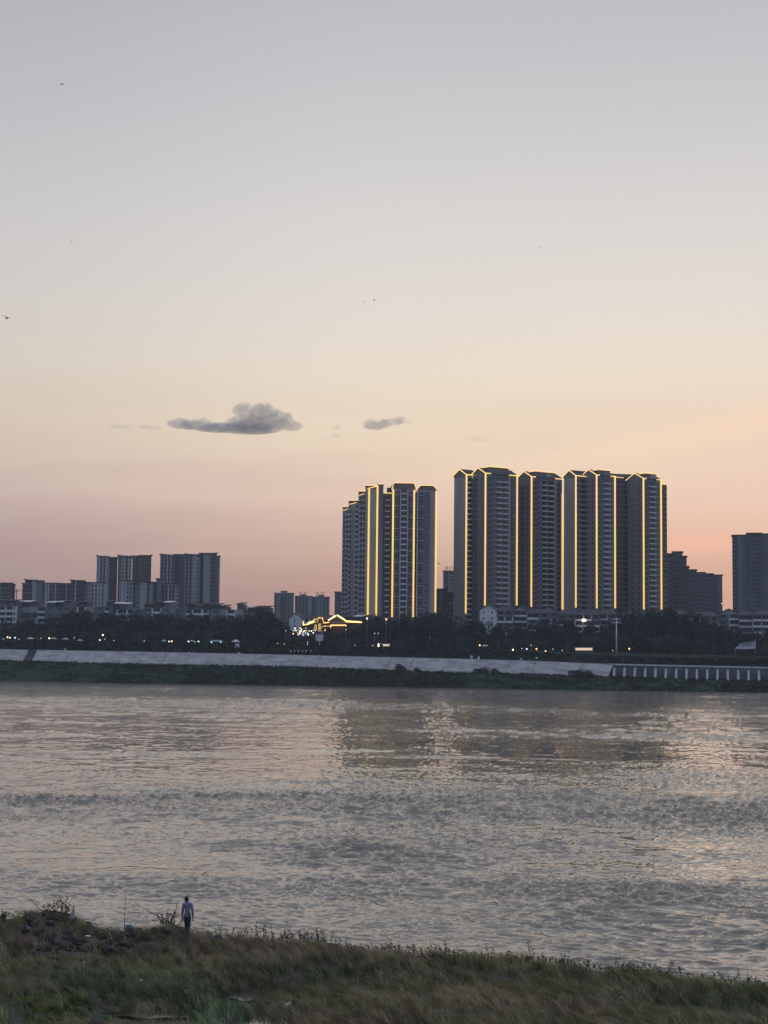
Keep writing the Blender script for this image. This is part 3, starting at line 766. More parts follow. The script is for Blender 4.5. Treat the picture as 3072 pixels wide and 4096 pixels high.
def recess(root, A, B, H, zb=17, m='walldark', lit=True, winu=()):
    """a set-back link wall between two blocks, from world xy A to B"""
    w = Vector((B[0]-A[0], B[1]-A[1], 0)); L = w.length; fr = Frame(A, w)
    mb = MB(); mb.fbox(fr, 0, L, -8, 0, zb, H); mb.build('link_wall', M[m], root)
    wn = MB()
    for f in winu: small_windows(wn, fr, L*f-0.8, L*f+0.8, H-1.4, zb+2, m=0)
    if wn.v: wn.build('windows', [M['glass'], M['trimdim']], root, kind='stuff')
    if lit:
        strip(root, fr.pt(0, 0.4, H+0.1), fr.pt(L, 0.4, H+0.1), 0.2, 'gold_thin')
    return fr, L

ZR = 118.0
GL1 = [(-1.9,-1.6,0,2),(-1.6,-0.6,1.7,2),(-1.6,-0.8,0.8,1.1),(-0.3,0,0,2),(0,0.8,1.7,2),(0.7,0.95,0.9,2),(0,0.8,0.85,1.1),(1.5,1.75,0,0.9),(1.75,2.2,0.8,1.1)]
GL2 = [(-1.0,-0.7,0,2.2),(-0.7,0.3,1.9,2.2),(-0.7,0.1,0.9,1.15),(0.5,0.8,0.2,2.2),(0.0,1.3,0.4,0.65),(1.1,1.4,0,1.4)]
# tower 1 (R1 + R2)
t1 = thing('apartment_tower', (P(1866, 2450, 915).x, 915, 17), 'gold-outlined tower with a broad blank grey end wall, first in the right-hand row', 'tower')
frA, LA, fsA, DA = lit_block(t1, 1817, 1866, 1912, 1899, ZR, [('balc', 1872, 1889), ('win', 1894, 1899)], right_strip=False, strip_v=2454, sidem='wall', side_win=False)
frB, LB, fsB, DB = lit_block(t1, 1919, 1942, 2067, 1893, ZR, [('panel', 1953, 1966), ('win', 1971, 1977), ('balc', 1985, 2005), ('balc', 2010, 2030), ('pil', 2033, 2041), ('panel', 2045, 2055)],
                             D=13, crown=(1962, 2032, 1866), strip_v=2422, rise=3.4)
A0 = fr_end = frA.pt(LA, -1.5, 0)
recess(t1, frA.pt(LA-0.2, -5, 0), frB.pt(-1.5, -10, 0), ZR-1.5, lit=True, winu=(0.3, 0.75))
# tower 2 (R3)
t2 = thing('apartment_tower', (P(2126, 2450, 922).x, 922, 17), 'gold-outlined tower with paired balconies and white letters on its roof louvres, between the widest pair', 'tower')
frC, LC, fsC, DC = lit_block(t2, 2098, 2126, 2248, 1907, ZR, [('panel', 2134, 2147), ('win', 2153, 2159), ('balc', 2168, 2188), ('balc', 2193, 2213), ('pil', 2217, 2226), ('panel', 2229, 2239)],
                             D=13, crown=(2142, 2216, 1884), strip_v=2427, rise=3.4, right_top=1977, strip_v2=2436, crown_glyph=GL1)
recess(t2, frB.pt(LB+0.3, -4.5, 0), frC.pt(-0.6, -12, 0), ZR-3, lit=False, winu=(0.35, 0.7))
strip(t2, frB.pt(LB+0.5, -4.0, ZR-2.3), frC.pt(-3, -11.0, ZR-2.3), 0.2, 'gold_thin')
# tower 3 (R4 + R5)
t3 = thing('apartment_tower', (P(2303, 2450, 915).x, 915, 17), 'gold-outlined tower with a blank grey end wall halfway along the right-hand row', 'tower')
frD, LD, fsD, DD = lit_block(t3, 2256, 2303, 2372, 1903, ZR, [('win', 2309, 2318), ('balc_lo', 2324, 2345), ('win', 2350, 2357)], right_strip=False, strip_v=2430, sidem='wall', side_win=False)
frE, LE, fsE, DE = lit_block(t3, 2370, 2386, 2458, 1900, ZR, [('panel', 2393, 2402), ('balc', 2413, 2437), ('win', 2443, 2450)], D=13, crown=(2398, 2438, 1878), strip_v=2433, rise=3.4)
# tower 4 (R6 + R7)
t4 = thing('apartment_tower', (P(2573, 2450, 926).x, 926, 17), 'rightmost gold-outlined tower with a dark unlit middle bay of windows', 'tower')
fr6 = Frame(P(2462, 1915, 938).xy, (math.cos(R(12)), math.sin(R(12))))
L6 = fr6.s_of(2560, 1915)
H6 = P(2500, 1912, 940).z
mb = MB(); mb.fbox(fr6, 0, L6, -14, 0, 17, H6-0.25); mb.build('wall', M['walldark'], t4)
gable_long(t4, fr6, L6, 13, H6, 2.6)
wn = MB()
for a, bb, hh in ((2472, 2481, 1.5), (2486, 2492, 1.5), (2497, 2507, 1.6), (2541, 2548, 1.4)): small_windows(wn, fr6, fr6.s_of(a, 1915), fr6.s_of(bb, 1915), H6-1.4, 20, h=hh)
wn.build('windows', [M['glass'], M['trimdim'], M['glass2']], t4, kind='stuff')
columns(t4, fr6, 'balcony', fr6.s_of(2513, 1915), fr6.s_of(2533, 1915), H6-1.6, 20)
strip(t4, fr6.pt(0.3, 0.6, H6), fr6.pt(fr6.s_of(2494, 1915), 0.6, H6), 0.2, 'gold_thin')
frG, LG, fsG, DG = lit_block(t4, 2555, 2573, 2642, 1914, ZR, [('panel', 2580, 2588), ('balc', 2596, 2619), ('win', 2627, 2634)], D=14, crown=(2584, 2622, 1892), strip_v=2438, rise=3.4, crown_glyph=GL2)
fr8 = Frame(frG.pt(LG+0.3, -1.2, 0), frG.w)
L8 = fr8.s_of(2667, 1930)
mb = MB(); mb.fbox(fr8, 0, L8, -12, 0, 17, ZR-2.2); mb.build('end_wall', M['brown'], t4)
strip(t4, fr8.pt(0, 0.5, ZR-2.2), fr8.pt(L8+0.4, 0.5, ZR-2.2), 0.22, 'gold_thin')
wn = MB(); small_windows(wn, fr8, L8*0.55, L8*0.95, ZR-4, 20, m=0); wn.build('windows', [M['glass'], M['trimdim']], t4, kind='stuff')

# left lit tower
tA = thing('apartment_tower', (P(1600, 2460, 868).x, 868, 17), 'gold-outlined tower with two gabled fronts and a blank lit end wall, left of the gap', 'tower')
dA = 866.0
def fA(d): return Frame((0, d), (math.cos(R(3)), math.sin(R(3))))
def fblock(root, fr, u0, u1, vt, D, m='wall2', zb=17, name='wall'):
    s0, s1 = fr.s_of(u0, vt), fr.s_of(u1, vt); z = PKz(fr, u0, vt)
    mb = MB(); mb.fbox(fr, s0, s1, -D, 0, zb, z); mb.build(name, M[m], root)
    return s0, s1, z
def PKz(fr, u, v):
    r = ray(u, v); s = fr.s_of(u, v); q = fr.pt(s, 0, 0)
    return CAM_Z + r.z * q[1] / r.y
# a: end wall with two strips and the tall plain pier
f0 = Frame(P(1463, 1965, 868).xy, (1, -0.10))
s0, s1, z = fblock(tA, f0, 1463, 1511, 1958, 22, 'wall')
fz0 = PKz(f0, 1476, 1955)
mb = MB(); a0, a1 = f0.s_of(1462, 1940), f0.s_of(1511, 1940); zt_ = PKz(f0, 1470, 1941)
mb.fbox(f0, a0, a1, -20, -0.3, z, zt_-0.5); mb.build('parapet_block', M['wall2'], tA)
mb = MB(); mb.fbox(f0, a0-0.5, a1+0.3, -20, 0.4, zt_-0.5, zt_); mb.build('roof_slab', M['roof2'], tA)
strip(tA, f0.pt(a0-0.5, 0.5, zt_-0.1), f0.pt(a1, 0.5, zt_-0.1), 0.24, 'gold_thin')
strip(tA, f0.pt(f0.s_of(1470, 1955), 0.35, PKz(f0, 1470, 1955)), f0.pt(f0.s_of(1510, 1944), 0.35, PKz(f0, 1510, 1944)), 0.24, 'gold_thin')
vstrip(tA, f0, f0.s_of(1477, 1957), PKz(f0, 1477, 1957), P(1467, 2468, 868).z, 0.3)
fr = fA(866); 
fr = Frame(P(1511, 1940, 866).xy, (math.cos(R(4)), math.sin(R(4))))
vstrip(tA, fr, -0.1, PKz(fr, 1511, 1942), P(1502, 2470, 866).z, 0.35)
s0, s1, z1_ = fblock(tA, fr, 1512, 1534, 1939, 20, 'wall2')
mb = MB(); mb.fbox(fr, s0-0.3, s1+0.4, -20, 0.4, z1_, z1_+0.5); mb.build('roof_slab', M['roof2'], tA)
strip(tA, fr.pt(s0, 0.5, z1_+0.4), fr.pt(s1+0.4, 0.5, z1_+0.4), 0.24, 'gold_thin')
# recessed balcony column
frr = Frame(fr.A - fr.n*3.0, fr.w)
s0, s1, z2_ = fblock(tA, frr, 1535, 1572, 1972, 16, 'wall2')
columns(tA, frr, 'balcony', frr.s_of(1542, 1975), frr.s_of(1559, 1975), z2_-1.0, 20, fh=3.06, depth=1.6)
strip(tA, frr.pt(s0, 0.4, z2_), frr.pt(s1-0.5, 0.4, z2_), 0.24, 'gold_thin')
mb = MB(); mb.tube([frr.pt(frr.s_of(1560, 1975), -5, z2_), frr.pt(frr.s_of(1560, 1975), -5, z2_+3.4)], 1.4, 1.4, 10); mb.build('water_tank', M['roof'], tA)
# gabled fronts
def gfront(u0, u1, vsh, vtop, flat, cols, strips, sh2=None):
    fr = Frame(P(u0, vsh, 864).xy, (math.cos(R(4)), math.sin(R(4))))
    s1 = fr.s_of(u1, vsh); z = PKz(fr, u0, vsh); zt = PKz(fr, (u0+u1)/2, vtop)
    mb = MB(); mb.fbox(fr, 0, s1, -18, 0, 17, z-0.25); mb.build('wall', M['wall2'], tA)
    gable_front(tA, fr, 0, s1, 18, z, zt-z-0.3, flat=flat)
    wn = MB()
    for (kind, a, bb) in cols:
        q0, q1 = fr.s_of(a, vsh), fr.s_of(bb, vsh)
        if kind == 'balc': columns(tA, fr, 'balcony', q0, q1, z+0.6, 20, fh=3.06, depth=1.3, mats=[M['trim'], M['glass'], M['trimdim']])
        elif kind == 'win': small_windows(wn, fr, q0, q1, z-1.2, 20, fh=3.06)
        elif kind == 'fin':
            mb = MB(); mb.fbox(fr, q0, q1, 0, 1.3, 17, z-0.3); mb.build('pilaster', M['trimdim'], tA)
        elif kind == 'pale':
            mb = MB(); mb.fbox(fr, q0, q1, 0, 0.12, 17, z-0.6); mb.build('wall_panel', M['wall'], tA)
        elif kind == 'panel':
            mb = MB(); mb.fbox(fr, q0-0.2, q1+0.2, 0, 0.3, 17, z-1.6); mb.build('wall_panel', M['brown'], tA)
            small_windows(wn, Frame(fr.A+fr.n*0.3, fr.w), q0, q1, z-1.8, 20, fh=3.06, h=1.7, sill=0.6, m=2)
        elif kind == 'ledge':
            for i in range(14):
                zz_ = z - 3 - i*6.12
                if zz_ > 20: wn.fbox(fr, q0, q1, 0, 0.7, zz_, zz_+0.35, 1)
    wn.build('windows', [M['glass'], M['trimdim'], M['glass2']], tA, kind='stuff')
    c = s1/2; hw = flat/2; e = 0.7
    strip(tA, fr.pt(-e, e, z+0.05), fr.pt(c-hw, e, zt-0.0), 0.24, 'gold_thin')
    if flat: strip(tA, fr.pt(c-hw, e, zt), fr.pt(c+hw, e, zt), 0.24, 'gold_thin')
    strip(tA, fr.pt(c+hw, e, zt), fr.pt(s1+e, e, z+0.05), 0.24, 'gold_thin')
    for (a, side, vb) in strips:
        q = fr.s_of(a, vsh+4); vstrip(tA, fr, q, z, P(a, vb, 864).z, 0.35)
    return fr, s1, z
gfront(1572, 1660, 1958, 1932, 12.5*0.9, [('balc', 1606, 1627), ('fin', 1601, 1604), ('fin', 1629, 1632), ('panel', 1586, 1594), ('panel', 1640, 1648), ('ledge', 1580, 1598), ('ledge', 1636, 1652)], [(1573, 0, 2468), (1657, 1, 2468)])
gfront(1668, 1747, 1962, 1942, 7, [('fin', 1669, 1672), ('panel', 1678, 1690), ('ledge', 1676, 1696), ('win', 1706, 1711), ('pale', 1721, 1741)], [(1745, 1, 2474)])
mb = MB(); fq = Frame(P(1660, 1972, 869).xy, (1, 0.07)); mb.fbox(fq, 0, fq.s_of(1669, 1972), -8, 0, 17, PKz(fq, 1663, 1974)); mb.build('link_wall', M['walldark'], tA)
# stepped slab running back to the left behind it
tB = thing('apartment_slab', (P(1420, 2460, 950).x, 950, 17), 'long balconied slab stepping back to the left behind the left gold-outlined tower', 'apartment block')
for (u0, u1, vt, d, cols_) in ((1434, 1466, 1964, 900, ((1441, 1448), (1454, 1461))), (1395, 1438, 2001, 955, ((1398, 1405), (1424, 1434))), (1371, 1398, 2026, 1000, ((1374, 1380), (1387, 1394)))):
    fr = Frame(P(u0, vt, d).xy, (math.cos(R(-14)), math.sin(R(-14))))
    s1 = fr.s_of(u1, vt); z = PKz(fr, u0, vt)
    mb = MB(); mb.fbox(fr, 0, s1, -30, 0, 17, z-1.8); mb.build('wall', M['wall'], tB)
    mb = MB(); mb.fbox(fr, 0.0, s1*0.95, -12, -0.3, z-1.8, z-0.5); mb.build('parapet_block', M['roof2'], tB)
    mb = MB(); mb.fbox(fr, -0.5, s1, -12, 0.3, z-0.5, z); mb.build('roof_slab', M['roof2'], tB)
    strip(tB, fr.pt(-0.5, 0.4, z-0.1), fr.pt(s1, 0.4, z-0.1), 0.24, 'gold_thin'); strip(tB, fr.pt(0.5, 0.5, z-2.6), fr.pt(s1*0.75, 0.5, z-1.4), 0.2, 'gold_thin')
    for a, bb in cols_: columns(tB, fr, 'balcony', fr.s_of(a, vt), fr.s_of(bb, vt), z-2.6, 20, depth=2.0, mats=[M['trimdim'], M['glass'], M['wall2']])

# ------------------------------------------------------------------ unlit buildings
def plain_block(root, u0, u1, vt, d, zb=17, b=0, D=16, wallm='wall2', cols=6, fh=3.05, roof='slab', wm='glass', pale=(), fins=True, win=0.5, seed=0, top_extra=None):
    rr = random.Random(seed)
    fr = Frame(P(u0, vt, d).xy, (math.cos(R(b)), math.sin(R(b)))); L = fr.s_of(u1, vt); z = PKz(fr, u0, vt)
    mb = MB(); mb.fbox(fr, 0, L, -D, 0, zb, z-0.5); mb.build('wall', M[wallm], root)
    mb = MB()
    if roof == 'slab': mb.fbox(fr, -0.7, L+0.7, -D-0.5, 0.8, z-0.5, z)
    elif roof == 'tilt':
        th = 0.5; a = [fr.pt(-0.8, 0.9, z), fr.pt(L+0.8, 0.9, z-1.6), fr.pt(L+0.8, -D, z-1.6), fr.pt(-0.8, -D, z)]
        mb.add(a + [(p[0], p[1], p[2]-th) for p in a], [(0,1,2,3),(4,7,6,5),(0,4,5,1),(1,5,6,2),(3,2,6,7),(0,3,7,4)])
    elif roof == 'tiltr':
        th = 0.5; a = [fr.pt(-0.8, 0.9, z-2.2), fr.pt(L+0.8, 0.9, z), fr.pt(L+0.8, -D, z), fr.pt(-0.8, -D, z-2.2)]
        mb.add(a + [(p[0], p[1], p[2]-th) for p in a], [(0,1,2,3),(4,7,6,5),(0,4,5,1),(1,5,6,2),(3,2,6,7),(0,3,7,4)])
    mb.build('roof', M['roof'], root)
    wn = MB(); bw = L/cols
    for i in range(cols):
        s0, s1 = bw*(i+0.5-win/2), bw*(i+0.5+win/2)
        k = rr.random()
        if k < 0.22: small_windows(wn, fr, s0, s1, z-1.2, zb+1, fh=fh, m=0, h=1.5)
        elif k < 0.58:
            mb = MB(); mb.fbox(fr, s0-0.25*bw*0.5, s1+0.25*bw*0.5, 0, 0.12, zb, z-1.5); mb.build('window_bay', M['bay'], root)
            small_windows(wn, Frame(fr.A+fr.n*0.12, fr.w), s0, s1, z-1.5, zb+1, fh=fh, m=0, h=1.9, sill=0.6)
        elif k < 0.8:
            mb = MB(); mb.fbox(fr, bw*i+0.15, bw*(i+1)-0.15, 0, 0.25, zb, z-1.2); mb.build('wall_panel', M['walldark'], root)
            small_windows(wn, Frame(fr.A+fr.n*0.25, fr.w), s0, s1, z-1.2, zb+1, fh=fh, m=2, h=1.7, sill=0.7)
        else:
            mb = MB(); mb.fbox(fr, bw*i+0.1, bw*(i+1)-0.1, 0, 0.3, zb, z-0.9); mb.build('wall_panel', M['wall2' if wallm == 'walldark' else 'wall'], root)
    wn.build('windows', [M[wm], M['trimdim'], M['glass2']], root, kind='stuff')
    if fins:
        for i in range(1, cols):
            if rr.random() < 0.6:
                mb = MB(); mb.fbox(fr, bw*i-0.3, bw*i+0.3, 0, 0.8, zb, z-0.6); mb.build('pilaster', M['trimdim'], root)
    return fr, L, z
def multi(name, label, cat, d, parts, group=None, zb=17, **kw):
    uc = sum(p[0] for p in parts)/len(parts)
    root = thing(name, (P(uc, 2450, d).x, d, zb), label, cat, group)
    for i, p in enumerate(parts):
        k = dict(kw); k.update(p[3] if len(p) > 3 else {})
        plain_block(root, p[0], p[1], p[2], d + k.pop('dd', 0), zb=zb, seed=int(p[0]), **k)
    return root
multi('apartment_block', 'tall pale block with tilted roof slabs, left one of the pair on the left', 'apartment block', 1300,
      [(388, 437, 2220, dict(roof='tilt', cols=4, wallm='wall')), (438, 470, 2228, dict(roof='slab', dd=8, cols=2, wallm='walldark')), (473, 528, 2219, dict(roof='tilt', cols=4, dd=-3, wallm='wall')), (530, 560, 2222, dict(dd=10, cols=2)), (552, 606, 2217, dict(roof='tiltr', cols=3, dd=-4, wallm='brown'))], b=9, zb=18)
multi('apartment_block', 'tall pale block with tilted roof slabs and blank edge, right one of the pair', 'apartment block', 1290,
      [(643, 698, 2214, dict(roof='tilt', cols=4, wallm='wall')), (699, 742, 2216, dict(dd=9, cols=2, wallm='walldark')), (742, 800, 2213, dict(roof='tilt', cols=4, dd=-3, wallm='wall')), (800, 828, 2211, dict(dd=6, cols=2)), (815, 868, 2208, dict(roof='tiltr', cols=2, dd=-4, wallm='wall2')), (862, 881, 2222, dict(dd=-1, cols=1, wallm='wall', win=0.01))], b=9, zb=18)
multi('apartment_block', 'mid-rise block with an overhanging dark roof cut by the left picture edge', 'apartment block', 1130,
      [(-60, 10, 2334, dict(cols=4)), (5, 47, 2330, dict(roof='slab', cols=3, dd=-4)), (44, 55, 2336, dict(cols=1, dd=2))], b=9, zb=18)
multi('apartment_block', 'row of mid-rise blocks with brown stair towers left of the tall pale pair', 'apartment block', 1130,
      [(90, 105, 2332, dict(cols=1, dd=3)), (101, 150, 2315, dict(roof='tilt', cols=3, wallm='brown', dd=-5)), (149, 172, 2321, dict(cols=1, wallm='wall', win=0.01)), (170, 235, 2330, dict(cols=5, wallm='wall')), (233, 284, 2332, dict(cols=3, dd=3)),
       (284, 342, 2317, dict(roof='tilt', cols=3, wallm='brown', dd=-5)), (336, 357, 2331, dict(cols=1, wallm='wall', win=0.01)), (352, 418, 2328, dict(cols=5, wallm='wall'))], b=9, zb=18)
multi('apartment_block', 'lower pale block of small square windows in front of the tall pale pair', 'apartment block', 1100,
      [(478, 545, 2320, dict(cols=5, wallm='wall')), (545, 598, 2326, dict(cols=4)), (598, 628, 2327, dict(cols=2, wallm='brown')), (628, 648, 2313, dict(cols=1, wallm='walldark', dd=-3)), (646, 715, 2332, dict(cols=5, wallm='wall'))], b=9, zb=18)
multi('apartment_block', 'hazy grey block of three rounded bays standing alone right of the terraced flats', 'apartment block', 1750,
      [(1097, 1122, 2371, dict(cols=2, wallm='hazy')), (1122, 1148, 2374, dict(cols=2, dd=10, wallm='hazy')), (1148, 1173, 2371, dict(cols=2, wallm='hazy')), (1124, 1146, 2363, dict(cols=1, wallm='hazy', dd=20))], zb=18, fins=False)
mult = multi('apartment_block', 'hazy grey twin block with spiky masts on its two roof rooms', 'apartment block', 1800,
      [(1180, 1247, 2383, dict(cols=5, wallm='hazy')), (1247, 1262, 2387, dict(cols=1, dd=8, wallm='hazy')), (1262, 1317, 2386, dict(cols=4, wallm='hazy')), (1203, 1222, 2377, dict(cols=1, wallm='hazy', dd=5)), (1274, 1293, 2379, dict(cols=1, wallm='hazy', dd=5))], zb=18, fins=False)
mb = MB()
for u in (1199, 1204, 1218, 1224, 1267, 1274, 1287, 1294):
    p = P(u, 2368, 1800); mb.tube([(p.x, p.y, p.z-6), (p.x, p.y, p.z)], 0.35, 0.2, 5); mb.tube([(p.x-1.2, p.y, p.z-1), (p.x+1.2, p.y, p.z+0.4)], 0.25, 0.25, 4)
mb.build('mast', M['walldark'], mult)
multi('apartment_block', 'dark narrow block half hidden at the left foot of the stepped slab', 'apartment block', 1500, [(1339, 1372, 2366, dict(cols=2, wallm='walldark'))], zb=18, fins=False)
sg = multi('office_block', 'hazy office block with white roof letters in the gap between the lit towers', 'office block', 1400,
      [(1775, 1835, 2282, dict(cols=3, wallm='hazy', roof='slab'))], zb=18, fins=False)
mb = MB(); fr = Frame(P(1776, 2270, 1399).xy, (1, -0.02))
ch = [[(0,.3,0,1),(1,1.3,0,1),(.3,1,.85,1),(.3,1,0,.15),(.4,.9,.4,.55)], [(0,.25,0,1),(.25,.8,.8,1),(.25,.7,.4,.55)], [(0,.25,.3,1),(.6,.85,.3,1),(.2,.6,0,.3)], [(0,.25,0,1),(.25,.9,.8,1),(.65,.9,.4,.8),(.25,.9,.4,.5)], [(0,1,.8,1),(0.35,.6,0,.8),(0,1,.35,.5)]]
z0 = P(1776, 2281, 1399).z
for i, g_ in enumerate(ch):
    for (a, bb, c, d_) in g_: mb.fbox(fr, 1.0 + i*1.7 + a*1.25, 1.0 + i*1.7 + bb*1.25, 0, 0.3, z0 + c*3.4, z0 + d_*3.4)
mb.build('roof_letters', M['paint'], sg)
multi('office_block', 'low dark glass-fronted block at the foot of the gap between the lit towers', 'office block', 1000,
      [(1742, 1790, 2354, dict(cols=3, wallm='walldark')), (1786, 1830, 2368, dict(cols=3, wallm='walldark', dd=-8))], zb=18, fins=False)
multi('apartment_block', 'dark stepped block descending to the right beside the lit towers', 'apartment block', 1200,
      [(2655, 2692, 2213, dict(cols=2)), (2690, 2729, 2205, dict(cols=2, dd=5)), (2729, 2746, 2223, dict(cols=1, dd=3)), (2745, 2755, 2264, dict(cols=1)), (2753, 2786, 2277, dict(cols=2, dd=-3)), (2785, 2820, 2288, dict(cols=2, dd=-5)), (2818, 2852, 2293, dict(cols=2, dd=-7)), (2850, 2889, 2298, dict(cols=2, dd=-8))],
      zb=17, fins=False, wallm='walldark', b=-11)
multi('apartment_tower', 'unlit dark tower cut by the right picture edge', 'tower', 1120,
      [(2929, 2990, 2139, dict(cols=3)), (2988, 3045, 2131, dict(cols=3, dd=-6)), (3040, 3110, 2134, dict(cols=4, dd=-3)), (3105, 3200, 2142, dict(cols=5, dd=3))], zb=17, wallm='walldark', fins=False, b=-12)

# terraced flats along the left
def lowrise(label, u0, u1, vt, k, floors, seed, zb=17.5, pale=False, roofs=True):
    rr = random.Random(seed)
    p0 = PK(u0, vt, k); root = thing('terraced_flats', (p0.x, p0.y, zb), label, 'flats', 'terraced flats behind the trees')
    fr = Frame(p0.xy, (1, -SH)); L = fr.s_of(u1, vt); z = PKz(fr, u0, vt); fh = 3.1
    mb = MB(); mb.fbox(fr, 0, L, -12, 0, zb, z-3.4); mb.build('wall', M['wall2'], root)
    s = 0.0
    while s < L - 2:
        w = min(rr.uniform(4.0, 6.5), L - s); kind = rr.random(); dz = rr.choice((0, 0, -0.8, 0.4, -2.8))
        zt = z - 3.4
        # penthouse room with its own roof
        if rr.random() < 0.75:
            mb = MB(); mb.fbox(fr, s+0.3, s+w-0.3, -9, -1.5, zt, z-0.6+dz*0.4); mb.build('penthouse', M['walldark' if rr.random() < .5 else 'wall2'], root)
            mb = MB(); a = [fr.pt(s-0.4, -0.3, z-0.6+dz*0.4), fr.pt(s+w+0.4, -0.3, z-0.6+dz*0.4), fr.pt(s+w, -9.5, z+0.4+dz*0.4), fr.pt(s, -9.5, z+0.4+dz*0.4)]
            mb.add(a + [(q[0], q[1], q[2]+0.3) for q in a], [(0,1,5,4),(4,5,6,7),(0,3,2,1),(0,4,7,3),(1,2,6,5)])
            mb.build('roof', M['trim' if rr.random() < 0.3 else 'roof'], root)
        for i in range(floors):
            zf = zt - (i+1)*fh
            if zf < zb + 1: break
            if kind < 0.5:
                bm = balcony_mesh(fr, s+0.4, s+w-0.4, None, 1.5, 0.95); 
                if kind < 0.25: bm.fbox(fr, s+0.05, s+0.38, 0, 1.52, zf*0-0.3, fh-0.32); bm.fbox(fr, s+w-0.38, s+w-0.05, 0, 1.52, -0.3, fh-0.32)
                bm.v = [(q[0], q[1], q[2] + zf) for q in bm.v]
                bm.build('balcony', [M['trim' if kind < 0.32 else 'trimdim'], M['glass'], M['wall2']], root)
            elif kind < 0.85:
                mb = MB(); c = s + w/2; hw = rr.uniform(0.8, 1.3)
                mb.fbox(fr, c-hw, c+hw, 0, 0.05, zf+0.8, zf+2.4, 1); mb.fbox(fr, c-hw-0.15, c+hw+0.15, 0, 0.25, zf+0.62, zf+0.79, 0); mb.fbox(fr, c-0.06, c+0.06, 0.051, 0.1, zf+0.8, zf+2.4, 0)
                mb.build('window', [M['trim'], M['glass']], root)
            else:
                mb = MB(); mb.fbox(fr, s+0.3, s+w-0.3, 0, 0.3, zf, zf+fh-0.1); mb.build('wall_panel', M['walldark' if i % 2 else 'wall'], root)
        s += w
    return root
lowrise('dark flat-roofed terraced flats with white framed balconies at the left edge', -40, 70, 2400, 862, 8, 1)
lowrise('terraced flats with a wavy roofline below the brown stair towers', 72, 250, 2404, 868, 8, 2)
lowrise('terraced flats with white canopies below the mid-rise row', 252, 440, 2402, 864, 8, 13)
lowrise('plain terraced flats under the left tall pale block', 442, 572, 2412, 870, 8, 4)
lowrise('terraced flats with a bright canopy and white bay below the tall pale pair', 573, 700, 2406, 860, 8, 5)
lowrise('terraced flats with long pale balconies below the right tall block', 702, 838, 2412, 864, 8, 6)
lowrise('terraced flats with sloping dark roofs right of the tall pale pair', 840, 975, 2413, 862, 7, 27)
lowrise('last terraced flats before the hazy grey blocks', 985, 1078, 2426, 866, 6, 8)

# villas on the right
def villa(label, u0, u1, vt, k, seed, style='mix', zb=17, group='villas behind the trees on the right'):
    rr = random.Random(seed)
    p0 = PK(u0, vt, k); root = thing('villa', (p0.x, p0.y, zb), label, 'villa', group)
    fr = Frame(p0.xy, (1, -SH)); L = fr.s_of(u1, vt); z = PKz(fr, u0, vt); fh = 3.1; rise = 2.4
    m_ = 'wall' if style == 'white' else 'wall2'
    mb = MB(); mb.fbox(fr, 0, L, -9, 0, zb, z-rise); mb.build('wall', M[m_ if style != 'white' else 'trim'], root)
    if style in ('white', 'gable'):
        mb = MB(); c = L/2; zz_ = z-rise
        a = [fr.pt(-0.6, 0.6, zz_-0.4), fr.pt(c, 0.6, z), fr.pt(L+0.6, 0.6, zz_-0.4)]; b_ = [fr.pt(-0.6, -9.6, zz_-0.4), fr.pt(c, -9.6, z), fr.pt(L+0.6, -9.6, zz_-0.4)]
        up = lambda q: [(x[0], x[1], x[2]+0.35) for x in q]
        mb.add(a+b_+up(a)+up(b_), [(6,7,10,9),(7,8,11,10),(0,1,7,6),(1,2,8,7),(0,3,4,1),(1,4,5,2),(0,6,9,3),(2,5,11,8)]); mb.build('roof', M['roof2'], root)
        g_ = MB(); g_.add([fr.pt(0, 0.01, zz_-0.2), fr.pt(L, 0.01, zz_-0.2), fr.pt(c, 0.01, z-0.1)], [(0,1,2)]); g_.build('gable', M['trim' if style == 'white' else 'wall'], root)
    else:
        mb = MB(); a = [fr.pt(-0.7, 0.8, z-rise), fr.pt(L+0.7, 0.8, z-rise), fr.pt(L+0.7, -9.8, z-rise), fr.pt(-0.7, -9.8, z-rise), fr.pt(L*0.25, -4.5, z), fr.pt(L*0.75, -4.5, z)]
        mb.add(a + [(q[0], q[1], q[2]-0.3) for q in a[:4]], [(0,1,5,4),(1,2,5),(2,3,4,5),(3,0,4),(0,6,7,1),(1,7,8,2),(3,9,6,0)]); mb.build('roof', M['roof2'], root)
    n = max(1, int(L/4.2)); w = L/n
    for i in range(4):
        zf = z - rise - (i+1)*fh
        if zf < zb: break
        for j in range(n):
            s = j*w; q = rr.random()
            if style == 'white':
                mb = MB(); mb.fbox(fr, s+w*0.4, s+w*0.4+0.7, 0, 0.06, zf+1.0, zf+2.1, 1); mb.build('window', [M['trim'], M['glass']], root)
            elif q < 0.55:
                bm = balcony_mesh(fr, s+0.35, s+w-0.35, None, 1.5, 0.85); bm.v = [(x[0], x[1], x[2]+zf) for x in bm.v]
                if q < 0.3: bm.fbox(fr, s+0.02, s+0.33, 0, 1.52, zf-0.3, zf+fh-0.32); bm.fbox(fr, s+w-0.33, s+w-0.02, 0, 1.52, zf-0.3, zf+fh-0.32)
                bm.build('balcony', [M['trim'], M['glass'], M['wall2']], root)
            else:
                mb = MB(); c = s+w/2; mb.fbox(fr, c-1, c+1, 0, 0.05, zf+0.8, zf+2.3, 1); mb.fbox(fr, c-1.2, c+1.2, 0, 0.25, zf+0.6, zf+0.79, 0); mb.build('window', [M['trimdim'], M['glass']], root)
    return root
villa('white gabled villa with two tiny windows at the foot of the first right-hand tower', 1919, 1985, 2420, 850, 1, 'white')
villa('villa with stacked open bays right of the white gabled villa', 1988, 2052, 2424, 853, 2, 'mix')
